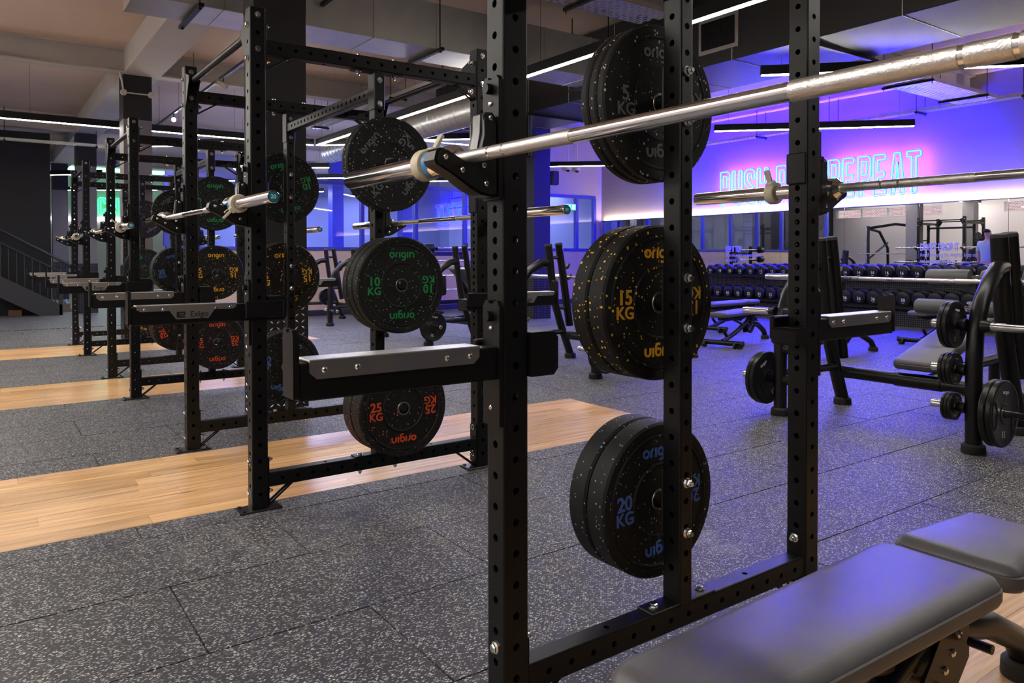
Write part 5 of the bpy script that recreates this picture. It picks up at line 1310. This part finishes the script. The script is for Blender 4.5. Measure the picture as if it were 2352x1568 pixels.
for s_ in (-1, 1):
    b0_ = len(V)
    V += [(s_ * 0.19, 0, 1.42), (s_ * 0.24, -0.01, 1.14), (s_ * 0.25, 0.05, 0.9), (s_ * 0.245, 0.07, 0.83), (s_ * 0.1, 0, 0.86), (s_ * 0.11, 0.01, 0.48), (s_ * 0.12, -0.02, 0.09), (s_ * 0.13, 0.12, 0.04)]
    Rr += [0.055, 0.042, 0.03, (0.02, 0.038), 0.092, 0.06, 0.042, 0.035]
    E_ += [(3, b0_), (b0_, b0_ + 1), (b0_ + 1, b0_ + 2), (b0_ + 2, b0_ + 3), (0, b0_ + 4), (b0_ + 4, b0_ + 5), (b0_ + 5, b0_ + 6), (b0_ + 6, b0_ + 7)]
    # fingers and thumb
    for k in range(4):
        c = len(V); V += [(s_ * 0.245, 0.045 + 0.018 * k, 0.78), (s_ * (0.238 - 0.004 * k), 0.05 + 0.018 * k, 0.72 + 0.006 * abs(k - 1.5))]; Rr += [0.009, 0.007]; E_ += [(b0_ + 3, c), (c, c + 1)]
    c = len(V); V += [(s_ * 0.235, 0.11, 0.82), (s_ * 0.225, 0.125, 0.775)]; Rr += [0.011, 0.008]; E_ += [(b0_ + 3, c), (c, c + 1)]
skinned('body', V, E_, Rr, skin_m, pe)
V = [(0, 0, 0.93), (0, 0, 1.1), (0, 0, 1.28), (0, 0, 1.42), (0, 0, 1.475)]; E_ = [(0, 1), (1, 2), (2, 3), (3, 4)]; Rr = [(0.175, 0.125), (0.16, 0.12), (0.178, 0.128), (0.15, 0.105), (0.075, 0.075)]
for s_ in (-1, 1):
    b0_ = len(V); V += [(s_ * 0.19, 0, 1.425), (s_ * 0.225, -0.005, 1.22)]; Rr += [0.075, 0.065]; E_ += [(3, b0_), (b0_, b0_ + 1)]
skinned('shirt', V, E_, Rr, shirt_m, pe)
V = [(0, 0, 0.97), (0, 0, 0.9)]; E_ = [(0, 1)]; Rr = [(0.165, 0.115), (0.165, 0.12)]
for s_ in (-1, 1):
    b0_ = len(V); V += [(s_ * 0.1, 0, 0.84), (s_ * 0.11, 0.01, 0.48), (s_ * 0.12, -0.015, 0.08)]; Rr += [0.11, 0.078, 0.062]; E_ += [(1, b0_), (b0_, b0_ + 1), (b0_ + 1, b0_ + 2)]
skinned('trousers', V, E_, Rr, jeans_m, pe)
skinned('hair', [(0, -0.02, 1.66), (0, -0.015, 1.72), (0, 0.0, 1.765)], [(0, 1), (1, 2)], [(0.078, 0.085), (0.082, 0.092), (0.055, 0.065)], hair_m, pe)
for s_ in (-1, 1):
    link('shoe', G().tube([(s_ * 0.12, -0.07, 0.045), (s_ * 0.125, 0.0, 0.055), (s_ * 0.13, 0.1, 0.045), (s_ * 0.135, 0.19, 0.032)], [0.04, 0.05, 0.048, 0.03], 12, flat=0.95).mesh('shoe', 'plastic'), pe)
    link('ear', G().lathe([(0, -0.006), (0.022, -0.004), (0.026, 0.004), (0, 0.006)], (s_ * 0.077, 0.01, 1.645), (s_, -0.3, 0), 10).mesh('ear', skin_m), pe)
    link('eye', G().lathe([(0, 0), (0.011, 0), (0.009, 0.006), (0, 0.008)], (s_ * 0.03, 0.088, 1.66), (0, 1, 0), 10).mesh('eye', 'gloss_black'), pe)
link('nose', G().tube([(0, 0.085, 1.66), (0, 0.112, 1.625), (0, 0.09, 1.61)], [0.008, 0.015, 0.008], 8).mesh('nose', skin_m), pe)
link('mouth', G().box((0, 0.093, 1.585), (0.045, 0.012, 0.01), 0.004).mesh('mouth', plain('lips', S(150, 90, 84), 0.5)), pe)
